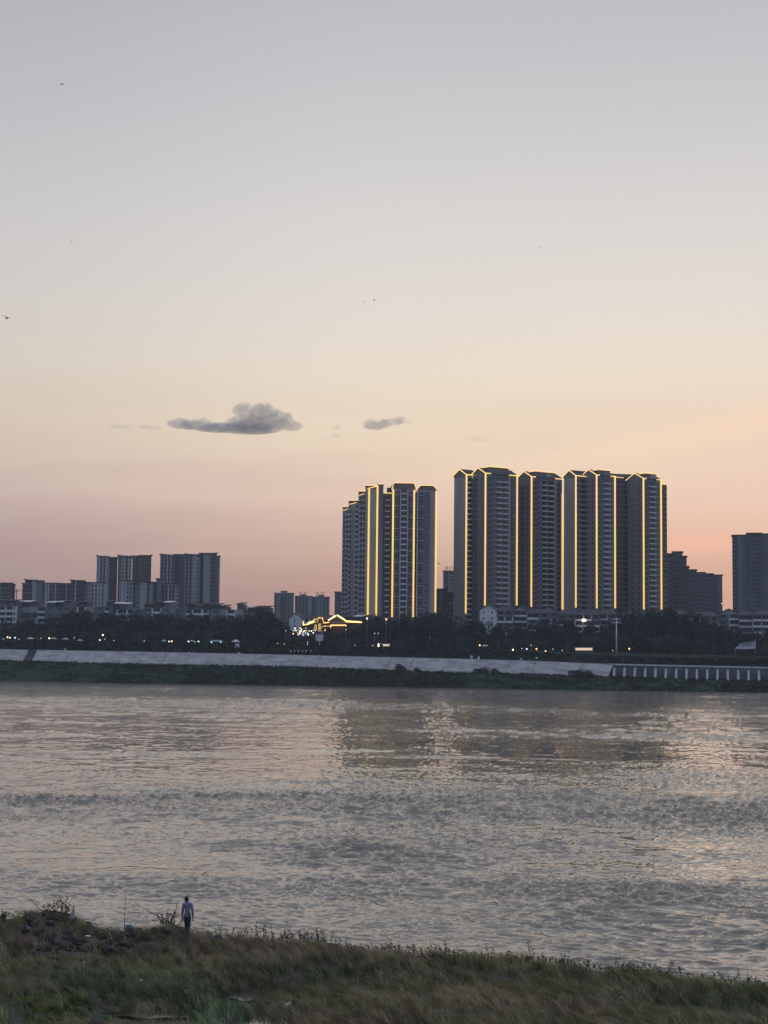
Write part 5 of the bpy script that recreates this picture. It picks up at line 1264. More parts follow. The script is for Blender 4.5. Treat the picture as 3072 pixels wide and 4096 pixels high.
# grass of the near bank: hundreds of thousands of blades, coloured by where they grow
def grass_field():
    rs = np.random.RandomState(3)
    n = 330000
    x = rs.uniform(-22, 20, n); y = rs.uniform(52.5, 72.5, n)
    lc_ = G(250, 4040, 1.3)
    x = np.concatenate([x, rs.normal(lc_.x, 1.6, 50000)]); y = np.concatenate([y, rs.normal(lc_.y, 1.3, 50000)]); n = len(x)
    cl = fbm(x / 0.45, y / 0.35, 2, 50)                          # clumping
    dens = np.clip((cl - 0.36) * 4, 0.10, 1)
    yc, zc = crest(x); s = y - yc
    keep = (rs.uniform(0, 1, n) < dens) & (s < 1.6)
    wet = np.zeros(n)
    for (u, v, zz, rx, ry) in PUD: wet = np.maximum(wet, gb(x, y, u, v, zz, rx*0.85, ry*0.85))
    front = np.zeros(n)
    for (u, v, zz, rx, ry) in PUD: c_ = G(u, v, zz); front = np.maximum(front, np.exp(-((x - c_.x) / (rx*1.1)) ** 4 - ((y - c_.y + 1.3) / 1.1) ** 4))
    keep &= (wet < 0.5) | (rs.uniform(0, 1, n) < 0.26)
    keep &= (front < 0.4) | (rs.uniform(0, 1, n) < 0.18)
    # rubble stays almost bare
    rub = np.maximum.reduce([gb(x, y, 300, 3785, 1.8, 1.9, 1.5), gb(x, y, 470, 3790, 1.7, 1.9, 1.3), gb(x, y, 170, 3740, 2.0, 0.9, 1.0)])
    keep &= (rub < 0.45) | (rs.uniform(0, 1, n) < 0.28)
    x, y, s, wet = x[keep], y[keep], s[keep], wet[keep]; n = len(x)
    z = ground(x, y)
    keep2 = z > -0.05; x, y, z, s = x[keep2], y[keep2], z[keep2], s[keep2]; n = len(x)
    # kinds of growth: brown dry, olive, dark green, lawn green, blue-green reed
    C = 1.55 * np.array([[0.24, 0.185, 0.125], [0.15, 0.145, 0.065], [0.075, 0.125, 0.058], [0.085, 0.125, 0.030], [0.135, 0.175, 0.095]])
    wts = np.zeros((n, 5))
    big = fbm(x / 3.5, y / 1.6, 3, 71)
    wts[:, 0] = 0.9 + 1.0*(big > 0.5); wts[:, 1] = 0.7 + 1.5 * np.clip(0.52 - big, 0, 1) * 6
    wts[:, 2] = 0.25 + 6 * gb(x, y, 520, 3950, 1.2, 3.3, 1.7) + 7 * gb(x, y, 1310, 3905, 1.3, 1.6, 1.1) + 3*gb(x, y, 900, 3990, 1.2, 1.6, 2.0) + 1.6 * gb(x, y, 3000, 4060, 1.2, 2.5, 2.5)
    wts[:, 1] += 5 * np.exp(-((s + 1.2) / 1.6) ** 2) * (x > 3.0)
    wts[:, 2] += 2.0 * np.exp(-((s + 2.4) / 1.8) ** 2) * (x > 8.0)
    lawn = gb(x, y, 250, 4040, 1.3, 2.3, 1.9); wts[:, 3] = 150 * (lawn > 0.2)
    reed = np.maximum.reduce([gb(x, y, 30, 4070, 1.3, 0.6, 1.5), gb(x, y, 880, 4030, 1.2, 1.1, 2.0), gb(x, y, 400, 4085, 1.3, .5, .5)])
    wts[:, 4] = 12 * (reed > 0.35)
    cum = np.cumsum(wts / wts.sum(1)[:, None], 1); kind = (rs.uniform(0, 1, n)[:, None] > cum).sum(1).clip(0, 4)
    H = np.array([0.46, 0.42, 0.44, 0.14, 0.62])[kind] * rs.uniform(0.5, 1.35, n) * (0.75 + 0.6 * fbm(x / 1.3, y / 0.9, 2, 90))
    H *= np.where(s > 0.2, 1.0, 1.0)
    W = np.array([0.0085, 0.0085, 0.0095, 0.008, 0.016])[kind] * rs.uniform(0.7, 1.3, n)
    lean = np.array([1.15, 0.95, 0.65, 0.25, 0.35])[kind]
    # the growth is combed to the left by the wind
    dirx = -0.9 + rs.normal(0, 0.40, n) + 1.2*(fbm(x / 2, y / 1.5, 2, 12) - 0.5); diry = rs.normal(0, 0.5, n)
    lx = dirx * lean * H; ly = diry * lean * H
    yaw = rs.uniform(-0.6, 0.6, n); wx, wy = np.cos(yaw) * W, np.sin(yaw) * W
    P0 = np.stack([x, y, z - 0.03], 1); P1 = P0 + np.stack([lx*0.28, ly*0.28, H*0.55], 1); P2 = P0 + np.stack([lx, ly, H*rs.uniform(0.62, 0.9, n)], 1)
    Wv = np.stack([wx, wy, 0*wx], 1)
    co = np.stack([P0 - Wv, P0 + Wv, P1 - Wv*0.8, P1 + Wv*0.8, P2], 1).reshape(-1, 3)
    b0 = np.arange(n) * 5
    quads = np.stack([b0, b0+1, b0+3, b0+2], 1); tris = np.stack([b0+2, b0+3, b0+4], 1)
    loops = np.concatenate([quads, tris], 1).ravel()        # 7 loops per blade
    me = bpy.data.meshes.new('near_grass')
    me.vertices.add(len(co)); me.vertices.foreach_set('co', co.astype(np.float32).ravel())
    me.loops.add(len(loops)); me.loops.foreach_set('vertex_index', loops.astype(np.int32))
    me.polygons.add(2*n)
    ls = np.stack([np.arange(n)*7, np.arange(n)*7+4], 1).ravel(); lt = np.tile([4, 3], n)
    me.polygons.foreach_set('loop_start', ls.astype(np.int32)); me.polygons.foreach_set('loop_total', lt.astype(np.int32))
    col = C[kind] * rs.uniform(0.55, 1.5, n)[:, None] * (1 + 0.25*rs.normal(0, 1, (n, 3))*0.3)
    # sheaves of blades share a tone: bleached ones and dark ones
    sheaf = fbm((x + 0.5*z) / 0.22, y / 0.5, 2, 95); col = col * (0.45 + 1.1 * np.clip((sheaf - 0.25) * 2, 0, 1))[:, None]
    hollow_shade = np.maximum(gb(x, y, 1150, 3960, 1.0, 2.6, 1.3), 0.8*gb(x, y, 760, 3990, 1.1, 1.3, 0.8)); col = col * (1 - 0.55 * hollow_shade)[:, None]  # shadow and wetness of the hollows painted into the blade colours
    col = np.concatenate([np.clip(col, 0.005, 1), np.ones((n, 1))], 1)
    at = me.color_attributes.new('growth', 'FLOAT_COLOR', 'POINT'); at.data.foreach_set('color', np.repeat(col, 5, 0).astype(np.float32).ravel())
    me.update(calc_edges=True)
    m = bpy.data.materials.new('grass_blades'); m.use_nodes = True; t = m.node_tree; b = t.nodes['Principled BSDF']
    a_ = N(t, 'ShaderNodeAttribute', attribute_name='growth'); t.links.new(a_.outputs['Color'], b.inputs['Base Color'])
    b.inputs['Roughness'].default_value = 0.65; b.inputs['Specular IOR Level'].default_value = 0.25
    tl = N(t, 'ShaderNodeBsdfTranslucent'); t.links.new(a_.outputs['Color'], tl.inputs['Color'])
    ad = N(t, 'ShaderNodeAddShader'); sc2 = N(t, 'ShaderNodeMixShader'); sc2.inputs[0].default_value = 0.45
    t.links.new(b.outputs[0], sc2.inputs[1]); t.links.new(tl.outputs[0], sc2.inputs[2]); t.links.new(sc2.outputs[0], t.nodes['Material Output'].inputs[0]); t.nodes.remove(ad)
    me.materials.append(m)
    return me
tag(link_mesh('near_grass', grass_field()), 'long wind-combed brown and green grass covering the near river bank', 'grass', kind='stuff')

# tall weeds standing against the water along the edge
M['weed'] = mat('dry_weed', (0.075, 0.062, 0.042), noise=0.3, scale=5)
M['weedleaf'] = mat('weed_leaf', (0.045, 0.055, 0.03), noise=0.3, scale=5)
M['reed'] = mat('pale_reed', (0.20, 0.22, 0.16), noise=0.25, scale=4)
def weed(u, h, label, group, seed, n=4, leafm='weedleaf', v=None, spread=0.25, name='weed', thick=0.013, z=None):
    rr = random.Random(seed)
    if v is None:
        x = G(u, interp(u, [(c[0], c[1]) for c in CREST]), 1.6).x; yy = float(crest(np.array(x))[0]) - 0.2
    else:
        q = G(u, v, 1.2 if z is None else z); x, yy = q.x, q.y
    zz = float(ground(np.array(x), np.array(yy))) - 0.05
    t_ = thing(name, (x, yy, zz), label, name.replace('_', ' '), group); st = MB(); lf = MB()
    for i in range(n):
        hh = h * rr.uniform(0.6, 1.0); a = rr.uniform(-1, 1) * spread; bx = x + rr.uniform(-.12, .12) * n * 0.4
        pts = [Vector((bx, yy, zz)), Vector((bx + a*hh*.4, yy, zz + hh*.5)), Vector((bx + a*hh*1.1, yy+rr.uniform(-.1,.1), zz + hh))]
        st.tube(pts, thick, thick*0.4, 4)
        for j in range(6):
            f = rr.uniform(0.25, 1); c = pts[1].lerp(pts[2], f); s_ = rr.uniform(.04, .11); dd = Vector((rr.uniform(-1, 1), rr.uniform(-.4, .4), rr.uniform(0, .9))).normalized() * s_ * 1.6
            w_ = Vector((0.012, 0.01, 0.012)); lf.add([c - w_, c + w_, c + dd], [(0, 1, 2)])
            if rr.random() < .4: st.tube([c, c + dd*1.2], thick*.4, thick*.3, 3)
    st.build('stems', M['weed' if leafm != 'reed' else 'reed'], t_, kind='stuff'); lf.build('leaves', M[leafm], t_, kind='stuff')
k = 0
for (u0, u1, step, h, lab) in ((880, 1120, 24, 0.62, 'thin dry weed at the water edge right of the walking person'), (1130, 1330, 9, 0.95, 'dense tall dry grass clump against the water left of centre'), (1340, 1700, 22, 0.60, 'short dry weed along the middle of the water edge'),
                          (1720, 2500, 26, 0.58, 'sparse low weed along the right half of the water edge'), (2500, 3072, 22, 0.60, 'sparse low weed where the bank slopes down at the right')):
    u = u0
    while u < u1:
        weed(u, h * rnd.uniform(0.6, 1.15), lab, 'weeds: ' + lab, k, n=rnd.randint(2, 4)); k += 1; u += step * rnd.uniform(0.6, 1.4)
weed(1066, 0.95, 'taller bushy dark weed just left of the dense dry clump', None, 501, n=9, spread=0.12)
weed(2135, 1.0, 'tallest dark branching weed on the right half of the edge', None, 502, n=4, spread=0.2)
weed(2262, 0.85, 'forked brown weed right of the tallest weed', None, 503, n=3)
weed(2690, 0.85, 'tall thin weed where the right bank begins to drop', None, 504, n=3)
# broad pale reeds at lower left
for i in range(34):
    u = rnd.choice((rnd.uniform(-20, 170), rnd.uniform(-20, 150), rnd.uniform(370, 430), rnd.uniform(830, 950))); v = rnd.uniform(4015, 4130) if u > 200 else rnd.uniform(4020, 4170)
    weed(u, rnd.uniform(0.5, 0.95), 'pale broad-bladed reed ' + ('in the lower left corner' if u < 200 else 'beside the bottom edge left of the reedy puddle' if u < 500 else 'in the green stand left of the bright puddle'),
         'reeds ' + ('lower left' if u < 200 else 'by puddle' if u < 500 else 'green stand'), 700+i, n=3, leafm='reed', v=v, spread=0.18, name='reed', thick=0.016)

# ------------------------------------------------------------------ rubble mound
rp = thing('rubble_mound', G(330, 3790, 1.9), 'heap of dark broken stones on the near bank left of the blue bag', 'rubble')
M['stone'] = mat('dark_stone', (0.060, 0.052, 0.052), noise=0.4, scale=3, bump=0.5, bscale=9)
M['stone2'] = mat('red_brown_stone', (0.085, 0.058, 0.050), noise=0.3, scale=3, bump=0.5, bscale=9)
M['stone3'] = mat('grey_stone', (0.13, 0.125, 0.13), noise=0.3, scale=3, bump=0.4, bscale=9)
smesh = []
for i in range(9):
    mb = MB(); mb.blob((0,0,0), 1, 0.8, 0.62, 0, 8, 6, 0.14, random.Random(i)); me_ = mb.mesh('stone', M[('stone', 'stone', 'stone2', 'stone', 'stone3', 'stone', 'stone2', 'stone', 'stone')[i]])
    me_.polygons.foreach_set('use_smooth', [False]*len(me_.polygons)); smesh.append(me_)
for i in range(298):
    u = rnd.uniform(100, 680); vmin = 3712 if u < 300 else 3738; v = vmin + rnd.random() * interp(u, [(100, 60), (200, 115), (400, 110), (560, 80), (680, 40)])
    q = G(u, v, 1.8); zz = float(ground(np.array(q.x), np.array(q.y))); q = Vector((q.x, q.y, zz))
    s_ = rnd.choice((0.07, 0.09, 0.11, 0.14, 0.18, 0.22)) * rnd.uniform(0.8, 1.2)
    o = link_mesh('stone', rnd.choice(smesh), rp); o.location = q - wloc(rp) + Vector((0, 0, s_*0.35)); o.scale = (s_*1.3, s_, s_*0.9); o.rotation_euler = (rnd.uniform(-.5, .5), rnd.uniform(-.5, .5), rnd.uniform(0, 6.3))

# dead bushes
def dead_bush(base, h, w, n, label, seed, leaf=60, name='bush'):
    rr = random.Random(seed); t_ = thing(name, base, label, 'bush'); br = MB(); lf = MB(); tips = []
    def grow(p, d, l, r, dep):
        q = p + d*l*0.5 + Vector((rr.uniform(-.1, .1), 0, rr.uniform(-.05, .05)))*l; e = p + d*l
        br.tube([p, q, e], r, r*0.55, 4); tips.append(e); tips.append(q)
        if dep > 0:
            for _ in range(rr.randint(2, 3)):
                nd = (d + Vector((rr.uniform(-.9, .9), rr.uniform(-.5, .5), rr.uniform(-.25, .6)))).normalized(); grow(p.lerp(e, rr.uniform(.4, 1)), nd, l*rr.uniform(.45, .7), r*.55, dep-1)
    for i in range(n):
        a = rr.uniform(-1, 1); grow(Vector(base) + Vector((rr.uniform(-.1, .1)*w, 0, 0)), Vector((a*w/h, rr.uniform(-.3, .3), 1)).normalized(), h*rr.uniform(.45, .8), .020, 2)
    for _ in range(leaf):
        c = rr.choice(tips) + Vector((rr.gauss(0, .05), rr.gauss(0, .05), rr.gauss(0, .05))); s_ = rr.uniform(.02, .05)
        a, b_ = Vector((rr.gauss(0,1), rr.gauss(0,1), rr.gauss(0,1))).normalized()*s_, Vector((rr.gauss(0,1), rr.gauss(0,1), rr.gauss(0,1))).normalized()*s_
        lf.add([c-a, c-b_, c+a, c+b_], [(0,1,2,3)])
    br.build('branches', M['wood'], t_, kind='stuff'); lf.build('leaves', M['weedleaf'], t_, kind='stuff')
def on_ground(u, v, z=1.9):
    q = G(u, v, z)
    for _ in range(3): q = G(u, v, float(ground(np.array(q.x), np.array(q.y))))
    return q
def crest_pt(u, back=0.25):
    x = G(u, interp(u, [(c[0], c[1]) for c in CREST]), 1.9).x
    for _ in range(2):
        y = float(crest(np.array(x))[0]) - back; x = (u - 1536) / F * y * 1.0 + (0)
    r = ray(u, 3720); x = r.x / r.y * y
    return Vector((x, y, float(ground(np.array(x), np.array(y)))))
dead_bush(crest_pt(222), 0.75, 1.5, 9, 'dark tangled dead bush on the stone mound at the left', 5, 260)
dead_bush(crest_pt(690), 0.85, 1.1, 8, 'half-dead bush with curled leaves left of the walking person', 8, 220)
dead_bush(crest_pt(18), 0.45, 0.4, 5, 'small leafy stump bush at the left picture edge', 9, 160)
dead_bush(crest_pt(100), 0.6, 1.0, 2, 'few bare arching twigs between stump bush and dead bush', 12, 14)
# heap body under the left bush
p = crest_pt(230, 0.1)
mb = MB(); mb.blob(p + Vector((-.1, 0, -0.10)), 0.85, 0.5, 0.30, 0, 22, 12, 0.20); mb.build_top('earth_mound', M['soil'], p, 'dark earth mound under the tangled dead bush', 'mound')
p = crest_pt(690, 0.2); mb = MB(); mb.blob(p, 0.8, 0.5, 0.20, 0, 16, 8, 0.1); mb.build_top('earth_mound', M['soil'], p, 'low earth mound under the half-dead bush', 'mound')
# sticks and rods
def pole(name, label, pts, r0, r1, m, cat):
    base = Vector(pts[0]); mb = MB(); mb.tube(pts, r0, r1, 6); mb.build_top(name, M[m], base, label, cat)
def up_at(q, u, v):
    r = ray(u, v); t = q.y / r.y; return Vector((r.x*t, q.y, CAM_Z + r.z*t))
q = crest_pt(184); pole('stick', 'straight bare stick leaning left out of the tangled dead bush', [q, up_at(q, 150, 3627), up_at(q, 114, 3590)], .02, .008, 'wood', 'stick')
q = crest_pt(500)
M['rod'] = mat('grey_rod', (0.25, 0.24, 0.23), noise=0.4, scale=15)
pole('fishing_rod', 'upright thin fishing rod beside the blue bag', [up_at(q, 497, 3732), up_at(q, 499, 3660), up_at(q, 503, 3581)], .020, .012, 'rod', 'fishing rod')
q = crest_pt(666); pole('fishing_rod', 'upright thin rod behind the half-dead bush', [up_at(q, 668, 3735), up_at(q, 667, 3632)], .016, .011, 'rod', 'fishing rod')
q = crest_pt(700); pole('fishing_rod', 'tall rod leaning right with a hooked tip, nearest the walking person', [up_at(q, 692, 3735), up_at(q, 700, 3660), up_at(q, 709, 3612), up_at(q, 714, 3613)], .019, .011, 'rod', 'fishing rod')
q = on_ground(800, 3775); q1 = crest_pt(690); pole('branch', 'long dead branch slanting across the half-dead bush down to the path', [q + Vector((0,0,.05)), up_at(q1, 690, 3695), up_at(q1, 600, 3648), up_at(q1, 540, 3611)], .03, .01, 'wood', 'branch')
# old boat bow on the mound
q = crest_pt(278); t_ = thing('boat_bow', up_at(q, 280, 3690), 'pale grey upturned boat bow with a thin curved tip on the stone mound', 'boat bow')
mb = MB(); M['boat'] = mat('weathered_boat_paint', (0.34, 0.37, 0.38), noise=0.2, scale=6)
prof = [((256, 3668), .06), ((272, 3668), .10), ((282, 3662), .13), ((288, 3650), .10), ((291, 3638), .05), ((293, 3624), .02)]
rings = []
for (uv, hw) in prof:
    c = up_at(q, *uv); rings.append([c + Vector((0, -hw*2, 0)), c + Vector((0, hw*2, 0))])
bot = [up_at(q, 258, 3690), up_at(q, 274, 3694), up_at(q, 292, 3692), up_at(q, 297, 3672), up_at(q, 297, 3650), up_at(q, 297, 3626)]
vs = [x for rg in rings for x in rg] + [x for bb in bot for x in (bb + Vector((0, -.06, 0)), bb + Vector((0, .06, 0)))]
n = len(prof); fs = []
for i in range(n-1):
    fs += [(2*i, 2*i+2, 2*i+3, 2*i+1), (2*n+2*i, 2*n+2*i+1, 2*n+2*i+3, 2*n+2*i+2), (2*i, 2*n+2*i, 2*n+2*i+2, 2*i+2), (2*i+1, 2*i+3, 2*n+2*i+3, 2*n+2*i+1)]
mb.add(vs, fs, 0); mb.build('hull', M['boat'], t_)
mb = MB(); mb.tube([up_at(q, 265, 3681)+Vector((0,-.2,0)), up_at(q, 291, 3684)+Vector((0,-.2,0))], .03, .03, 5); mb.build('gunwale', M['paint'], t_)
# bags
M['blue'] = mat('blue_plastic', (0.05, 0.16, 0.27), rough=0.45, noise=0.3, scale=8); M['teal'] = mat('teal_plastic', (0.02, 0.09, 0.08), rough=0.5, noise=0.2, scale=8)
q = crest_pt(514, 0.5); mb = MB(); mb.blob(q + Vector((.02, 0, .17)), .17, .12, .14, 0, 12, 8, 0.16); mb.tube([q+Vector((-.1,0,.2)), q+Vector((-.12,0,.32)), q+Vector((-.03,0,.3))], .015, .01, 5); mb.build_top('plastic_bag', M['blue'], q, 'blue plastic bag at the foot of the upright fishing rod', 'bag')
q = crest_pt(868, 0.3); mb = MB(); mb.blob(q + Vector((.03, 0, .1)), .24, .16, .17, 0, 12, 8, 0.08); mb.build_top('tarpaulin_bundle', M['teal'], q, 'dark teal tarpaulin bundle at the water edge right of the person', 'bundle')
def litter(u, v, w, h, label, m='paint', z=None):
    q = on_ground(u, v); mb = MB(); mb.blob(q + Vector((0, 0, h*.5+.10)), w, w*.6, h, 0, 7, 5, 0.22, random.Random(int(u))); mb.build_top('litter', M[m], q, label, 'litter', 'scraps of white litter on the near bank')
for (u, v, w, h, l) in ((858, 3762, .12, .04, 'white scrap against the teal bundle'), (490, 3734, .09, .04, 'white scrap left of the blue bag'), (146, 3732, .05, .05, 'white scrap low on the left of the stone mound'), (210, 3726, .13, .03, 'flat pale strip on the stone mound'), (270, 3700, .05, .05, 'white blob under the boat bow'),
                        (242, 3782, .17, .06, 'largest white scrap at the foot of the stones'), (297, 3778, .04, .04, 'tiny white scrap right of the largest one'), (350, 3756, .14, .04, 'pale flat scrap in the middle of the stones'), (372, 3776, .10, .05, 'crumpled white scrap at the lower right of the stones'), (420, 3777, .06, .05, 'faint pale scrap at the right end of the stones'),
                        (563, 3935, .07, .05, 'white scrap in the dark green grass'), (335, 3862, .05, .05, 'white scrap on the brown grass below the stones'), (140, 3875, .09, .04, 'white scrap on brown grass above the green lawn'), (30, 3875, .06, .03, 'pale scrap at the left edge on brown grass'), (0, 3864, .06, .04, 'pale scrap cut by the left picture edge'),
                        (1699, 3893, .06, .05, 'white scrap on the slope below the middle of the edge'), (1787, 4018, .05, .04, 'small white scrap low in the centre-right grass'), (2485, 4003, .07, .03, 'small pale scrap in the right-hand grass'), (2172, 4060, .05, .05, 'tiny white scrap near the bottom, right of centre'), (2030, 3988, .05, .03, 'tiny pale scrap in the middle of the right-hand grass'), (1957, 3976, .04, .03, 'tiniest pale scrap left of another tiny one')):
    litter(u, v, w, h, l)
q = on_ground(1155, 4045); mb = MB(); mb.box(q.x-.13, q.x+.11, q.y-.1, q.y+.1, q.z+.2, q.z+.3); o = mb.build_top('foam_box', M['paint'], q, 'small white foam box lying tilted in the grass at bottom centre', 'box'); o.rotation_euler = (0.2, -0.25, 0.3)
q = on_ground(790, 3760); 
q = on_ground(1330, 3800)
for (u, v, s_, l) in ((1325, 3796, .28, 'rounded brown boulder at the water edge right of the dry clump'), (1395, 3800, .16, 'small dark boulder right of the rounded one'), (1030, 3770, .17, 'small dark boulder at the water edge under the bushy weed')):
    q = crest_pt(u, 0.1); mb = MB(); mb.blob(q + Vector((0, 0, s_*.4)), s_*1.4, s_, s_*.75, 0, 12, 8, 0.08); mb.build_top('boulder', M['stone'], q, l, 'boulder')

# ------------------------------------------------------------------ the walking person
M['skin'] = mat('skin', (0.10, 0.062, 0.045), rough=0.6); M['hair'] = mat('black_hair', (0.012, 0.011, 0.012), rough=0.6)
M['shirt'] = mat('lilac_shirt', (0.21, 0.235, 0.34), rough=0.85, noise=0.15, scale=7, bump=0.5, bscale=9); M['trousers'] = mat('dark_grey_trousers', (0.050, 0.060, 0.066), rough=0.9, noise=0.2, scale=6)
def skin_mesh(name, joints, bones, material, parent, subd=2, root=0):
    me = bpy.data.meshes.new(name); me.from_pydata([j[0] for j in joints], bones, []); o = link_mesh(name, me)
    md = o.modifiers.new('s', 'SKIN'); lay = me.skin_vertices[0] if me.skin_vertices else None
    if lay is None:
        bm = bmesh.new(); bm.from_mesh(me); bm.verts.layers.skin.verify(); bm.to_mesh(me); bm.free(); lay = me.skin_vertices[0]
    for i, j in enumerate(joints):
        r = j[1]; lay.data[i].radius = (r, r) if not isinstance(r, tuple) else r; lay.data[i].use_root = (i == root)
    o.modifiers.new('ss', 'SUBSURF').levels = subd
    dg = bpy.context.evaluated_depsgraph_get(); m2 = bpy.data.meshes.new_from_object(o.evaluated_get(dg)); bpy.data.objects.remove(o)
    m2.materials.clear(); m2.materials.append(material); m2.polygons.foreach_set('use_smooth', [True]*len(m2.polygons)); m2.name = name
    return link_mesh(name, m2, parent)
q = crest_pt(748, 0.55); feet = P(748, 3752, q.y)
H0 = P(748, 3587, q.y).z - feet.z; sc = H0 / 1.72
pn = thing('person', feet, 'person in a lilac long-sleeved shirt and dark trousers walking away along the bank', 'person')
def X_(x, y, z): return (x*sc, y*sc, z*sc)
# body facing away (+Y), leaning a little to the left, mid-step
J = [(X_(0, 0, .95), .10*sc), (X_(-.01, 0, 1.12), .105*sc), (X_(-.015, .01, 1.30), .12*sc), (X_(-.03, .02, 1.43), .09*sc), (X_(-.045, .03, 1.51), .05*sc), (X_(-.06, .05, 1.60), .075*sc), (X_(-.065, .055, 1.66), .06*sc),
     (X_(-.08, 0, .90), .085*sc), (X_(-.055, .16, .50), .058*sc), (X_(-.03, .10, .09), .040*sc), (X_(-.05, .26, .04), .034*sc),
     (X_(.085, 0, .90), .085*sc), (X_(.055, -.03, .50), .058*sc), (X_(.03, -.22, .12), .040*sc), (X_(.02, -.12, .03), .034*sc),
     (X_(-.17, .01, 1.40), .058*sc), (X_(-.205, .02, 1.14), .045*sc), (X_(-.240, .07, .88), .030*sc), (X_(-.232, .09, .80), .030*sc),
     (X_(.15, .01, 1.41), .058*sc), (X_(.215, -.04, 1.14), .045*sc), (X_(.235, -.02, .87), .030*sc), (X_(.232, -.01, .79), .030*sc)]
Bn = [(0,1),(1,2),(2,3),(3,4),(4,5),(5,6),(0,7),(7,8),(8,9),(9,10),(0,11),(11,12),(12,13),(13,14),(3,15),(15,16),(16,17),(17,18),(3,19),(19,20),(20,21),(21,22)]
skin_mesh('body', J, Bn, M['skin'], pn)
for (w_, sg_) in ((18, -1), (22, 1)):
    c = Vector(J[w_][0])
    for f_, (dx, l) in enumerate(((-.022, .075), (-.007, .085), (.008, .08), (.022, .065))):
        mb = MB(); a = c + Vector((dx*sc, .0, -.01*sc)); mb.tube([a, a + Vector((0, .012, -l*.5))*sc, a + Vector((0, .035, -l))*sc], .0095*sc, .006*sc, 6); o = link_mesh('finger', mb.mesh('finger', M['skin']), pn)
    mb = MB(); a = c + Vector((-sg_*.028*sc, .01, .01)); mb.tube([a, a + Vector((-sg_*.015, .03, -.03))*sc, a + Vector((-sg_*.012, .045, -.055))*sc], .010*sc, .007*sc, 6); link_mesh('thumb', mb.mesh('thumb', M['skin']), pn)
# shirt: one shell over torso and sleeves
k_ = 1.0
SJ = [(X_(.0, 0, .865), (.150*sc, .105*sc)), (X_(0, 0, 1.0), (.150*sc, .105*sc)), (X_(-.01, 0, 1.16), (.150*sc, .108*sc)), (X_(-.015, .01, 1.32), (.158*sc, .112*sc)), (X_(-.028, .02, 1.43), (.105*sc, .085*sc)), (X_(-.042, .028, 1.485), (.06*sc, .06*sc)),
      (X_(-.165, .01, 1.405), .078*sc), (X_(-.205, .02, 1.14), .062*sc), (X_(-.238, .07, .91), .050*sc), (X_(.145, .01, 1.415), .078*sc), (X_(.215, -.04, 1.14), .064*sc), (X_(.235, -.02, .90), .050*sc)]
skin_mesh('shirt', SJ, [(0,1),(1,2),(2,3),(3,4),(4,5),(4,6),(6,7),(7,8),(4,9),(9,10),(10,11)], M['shirt'], pn, 2, 1)
TJ = [(X_(0, 0, 1.0), (.125*sc, .095*sc)), (X_(0, 0, .93), (.13*sc, .10*sc)), (X_(-.075, .01, .86), .100*sc), (X_(-.058, .15, .50), .080*sc), (X_(-.032, .10, .12), .068*sc), (X_(.08, 0, .86), .100*sc), (X_(.058, -.03, .50), .080*sc), (X_(.032, -.20, .15), .068*sc)]
skin_mesh('trousers', TJ, [(0,1),(1,2),(2,3),(3,4),(1,5),(5,6),(6,7)], M['trousers'], pn, 2, 1)
mb = MB(); mb.blob(Vector(X_(-.062, .045, 1.63)), .088*sc, .100*sc, .108*sc, 0, 16, 12); mb.blob(Vector(X_(-.060, .01, 1.575)), .06*sc, .05*sc, .06*sc, 0, 12, 8); link_mesh('hair', mb.mesh('hair', M['hair']), pn)
for sg_ in (-1, 1): mb = MB(); mb.blob(Vector(X_(-.062 + sg_*.085, .06, 1.60)), .014*sc, .02*sc, .03*sc, 0, 8, 6); link_mesh('ear', mb.mesh('ear', M['skin']), pn)
mb = MB(); mb.blob(Vector(X_(-.067, .155, 1.595)), .016*sc, .025*sc, .025*sc, 0, 8, 6); link_mesh('nose', mb.mesh('nose', M['skin']), pn)
for x_, y_, z_ in ((-.04, .25, .04), (.02, -.13, .03)):
    mb = MB(); mb.blob(Vector(X_(x_, y_, z_)), .05*sc, .13*sc, .045*sc, 0, 10, 7); link_mesh('shoe', mb.mesh('shoe', M['hair']), pn)

# trees that share a landmark are told apart by their order along the bank
by = {}
for o in list(COL.objects):
    if o.get('category') == 'tree': by.setdefault(o['label'], []).append(o)
for lab_, os_ in by.items():
    if len(os_) > 1:
        os_.sort(key=lambda o: o.location.x / o.location.y)
        for w_, o in zip({2: ('left', 'right'), 3: ('left', 'middle', 'right')}.get(len(os_), ('leftmost', 'second', 'third', 'rightmost')), os_): o['label'] = w_ + ' ' + lab_
# ------------------------------------------------------------------ haze
hb = MB(); hb.box(-1480, 1480, -80, 2600, -6, 150); 
hm = bpy.data.materials.new('haze_air'); hm.use_nodes = True; t = hm.node_tree; t.nodes.clear()
pv_ = N(t, 'ShaderNodeVolumePrincipled'); pv_.inputs['Color'].default_value = (0.74, 0.86, 1.0, 1); pv_.inputs['Density'].default_value = 0.00013; pv_.inputs['Anisotropy'].default_value = 0.2
mo = N(t, 'ShaderNodeOutputMaterial'); t.links.new(pv_.outputs[0], mo.inputs['Volume'])
o = hb.build('haze', hm); tag(o, 'thin blue-grey evening haze over the river and the city', 'haze', kind='stuff')

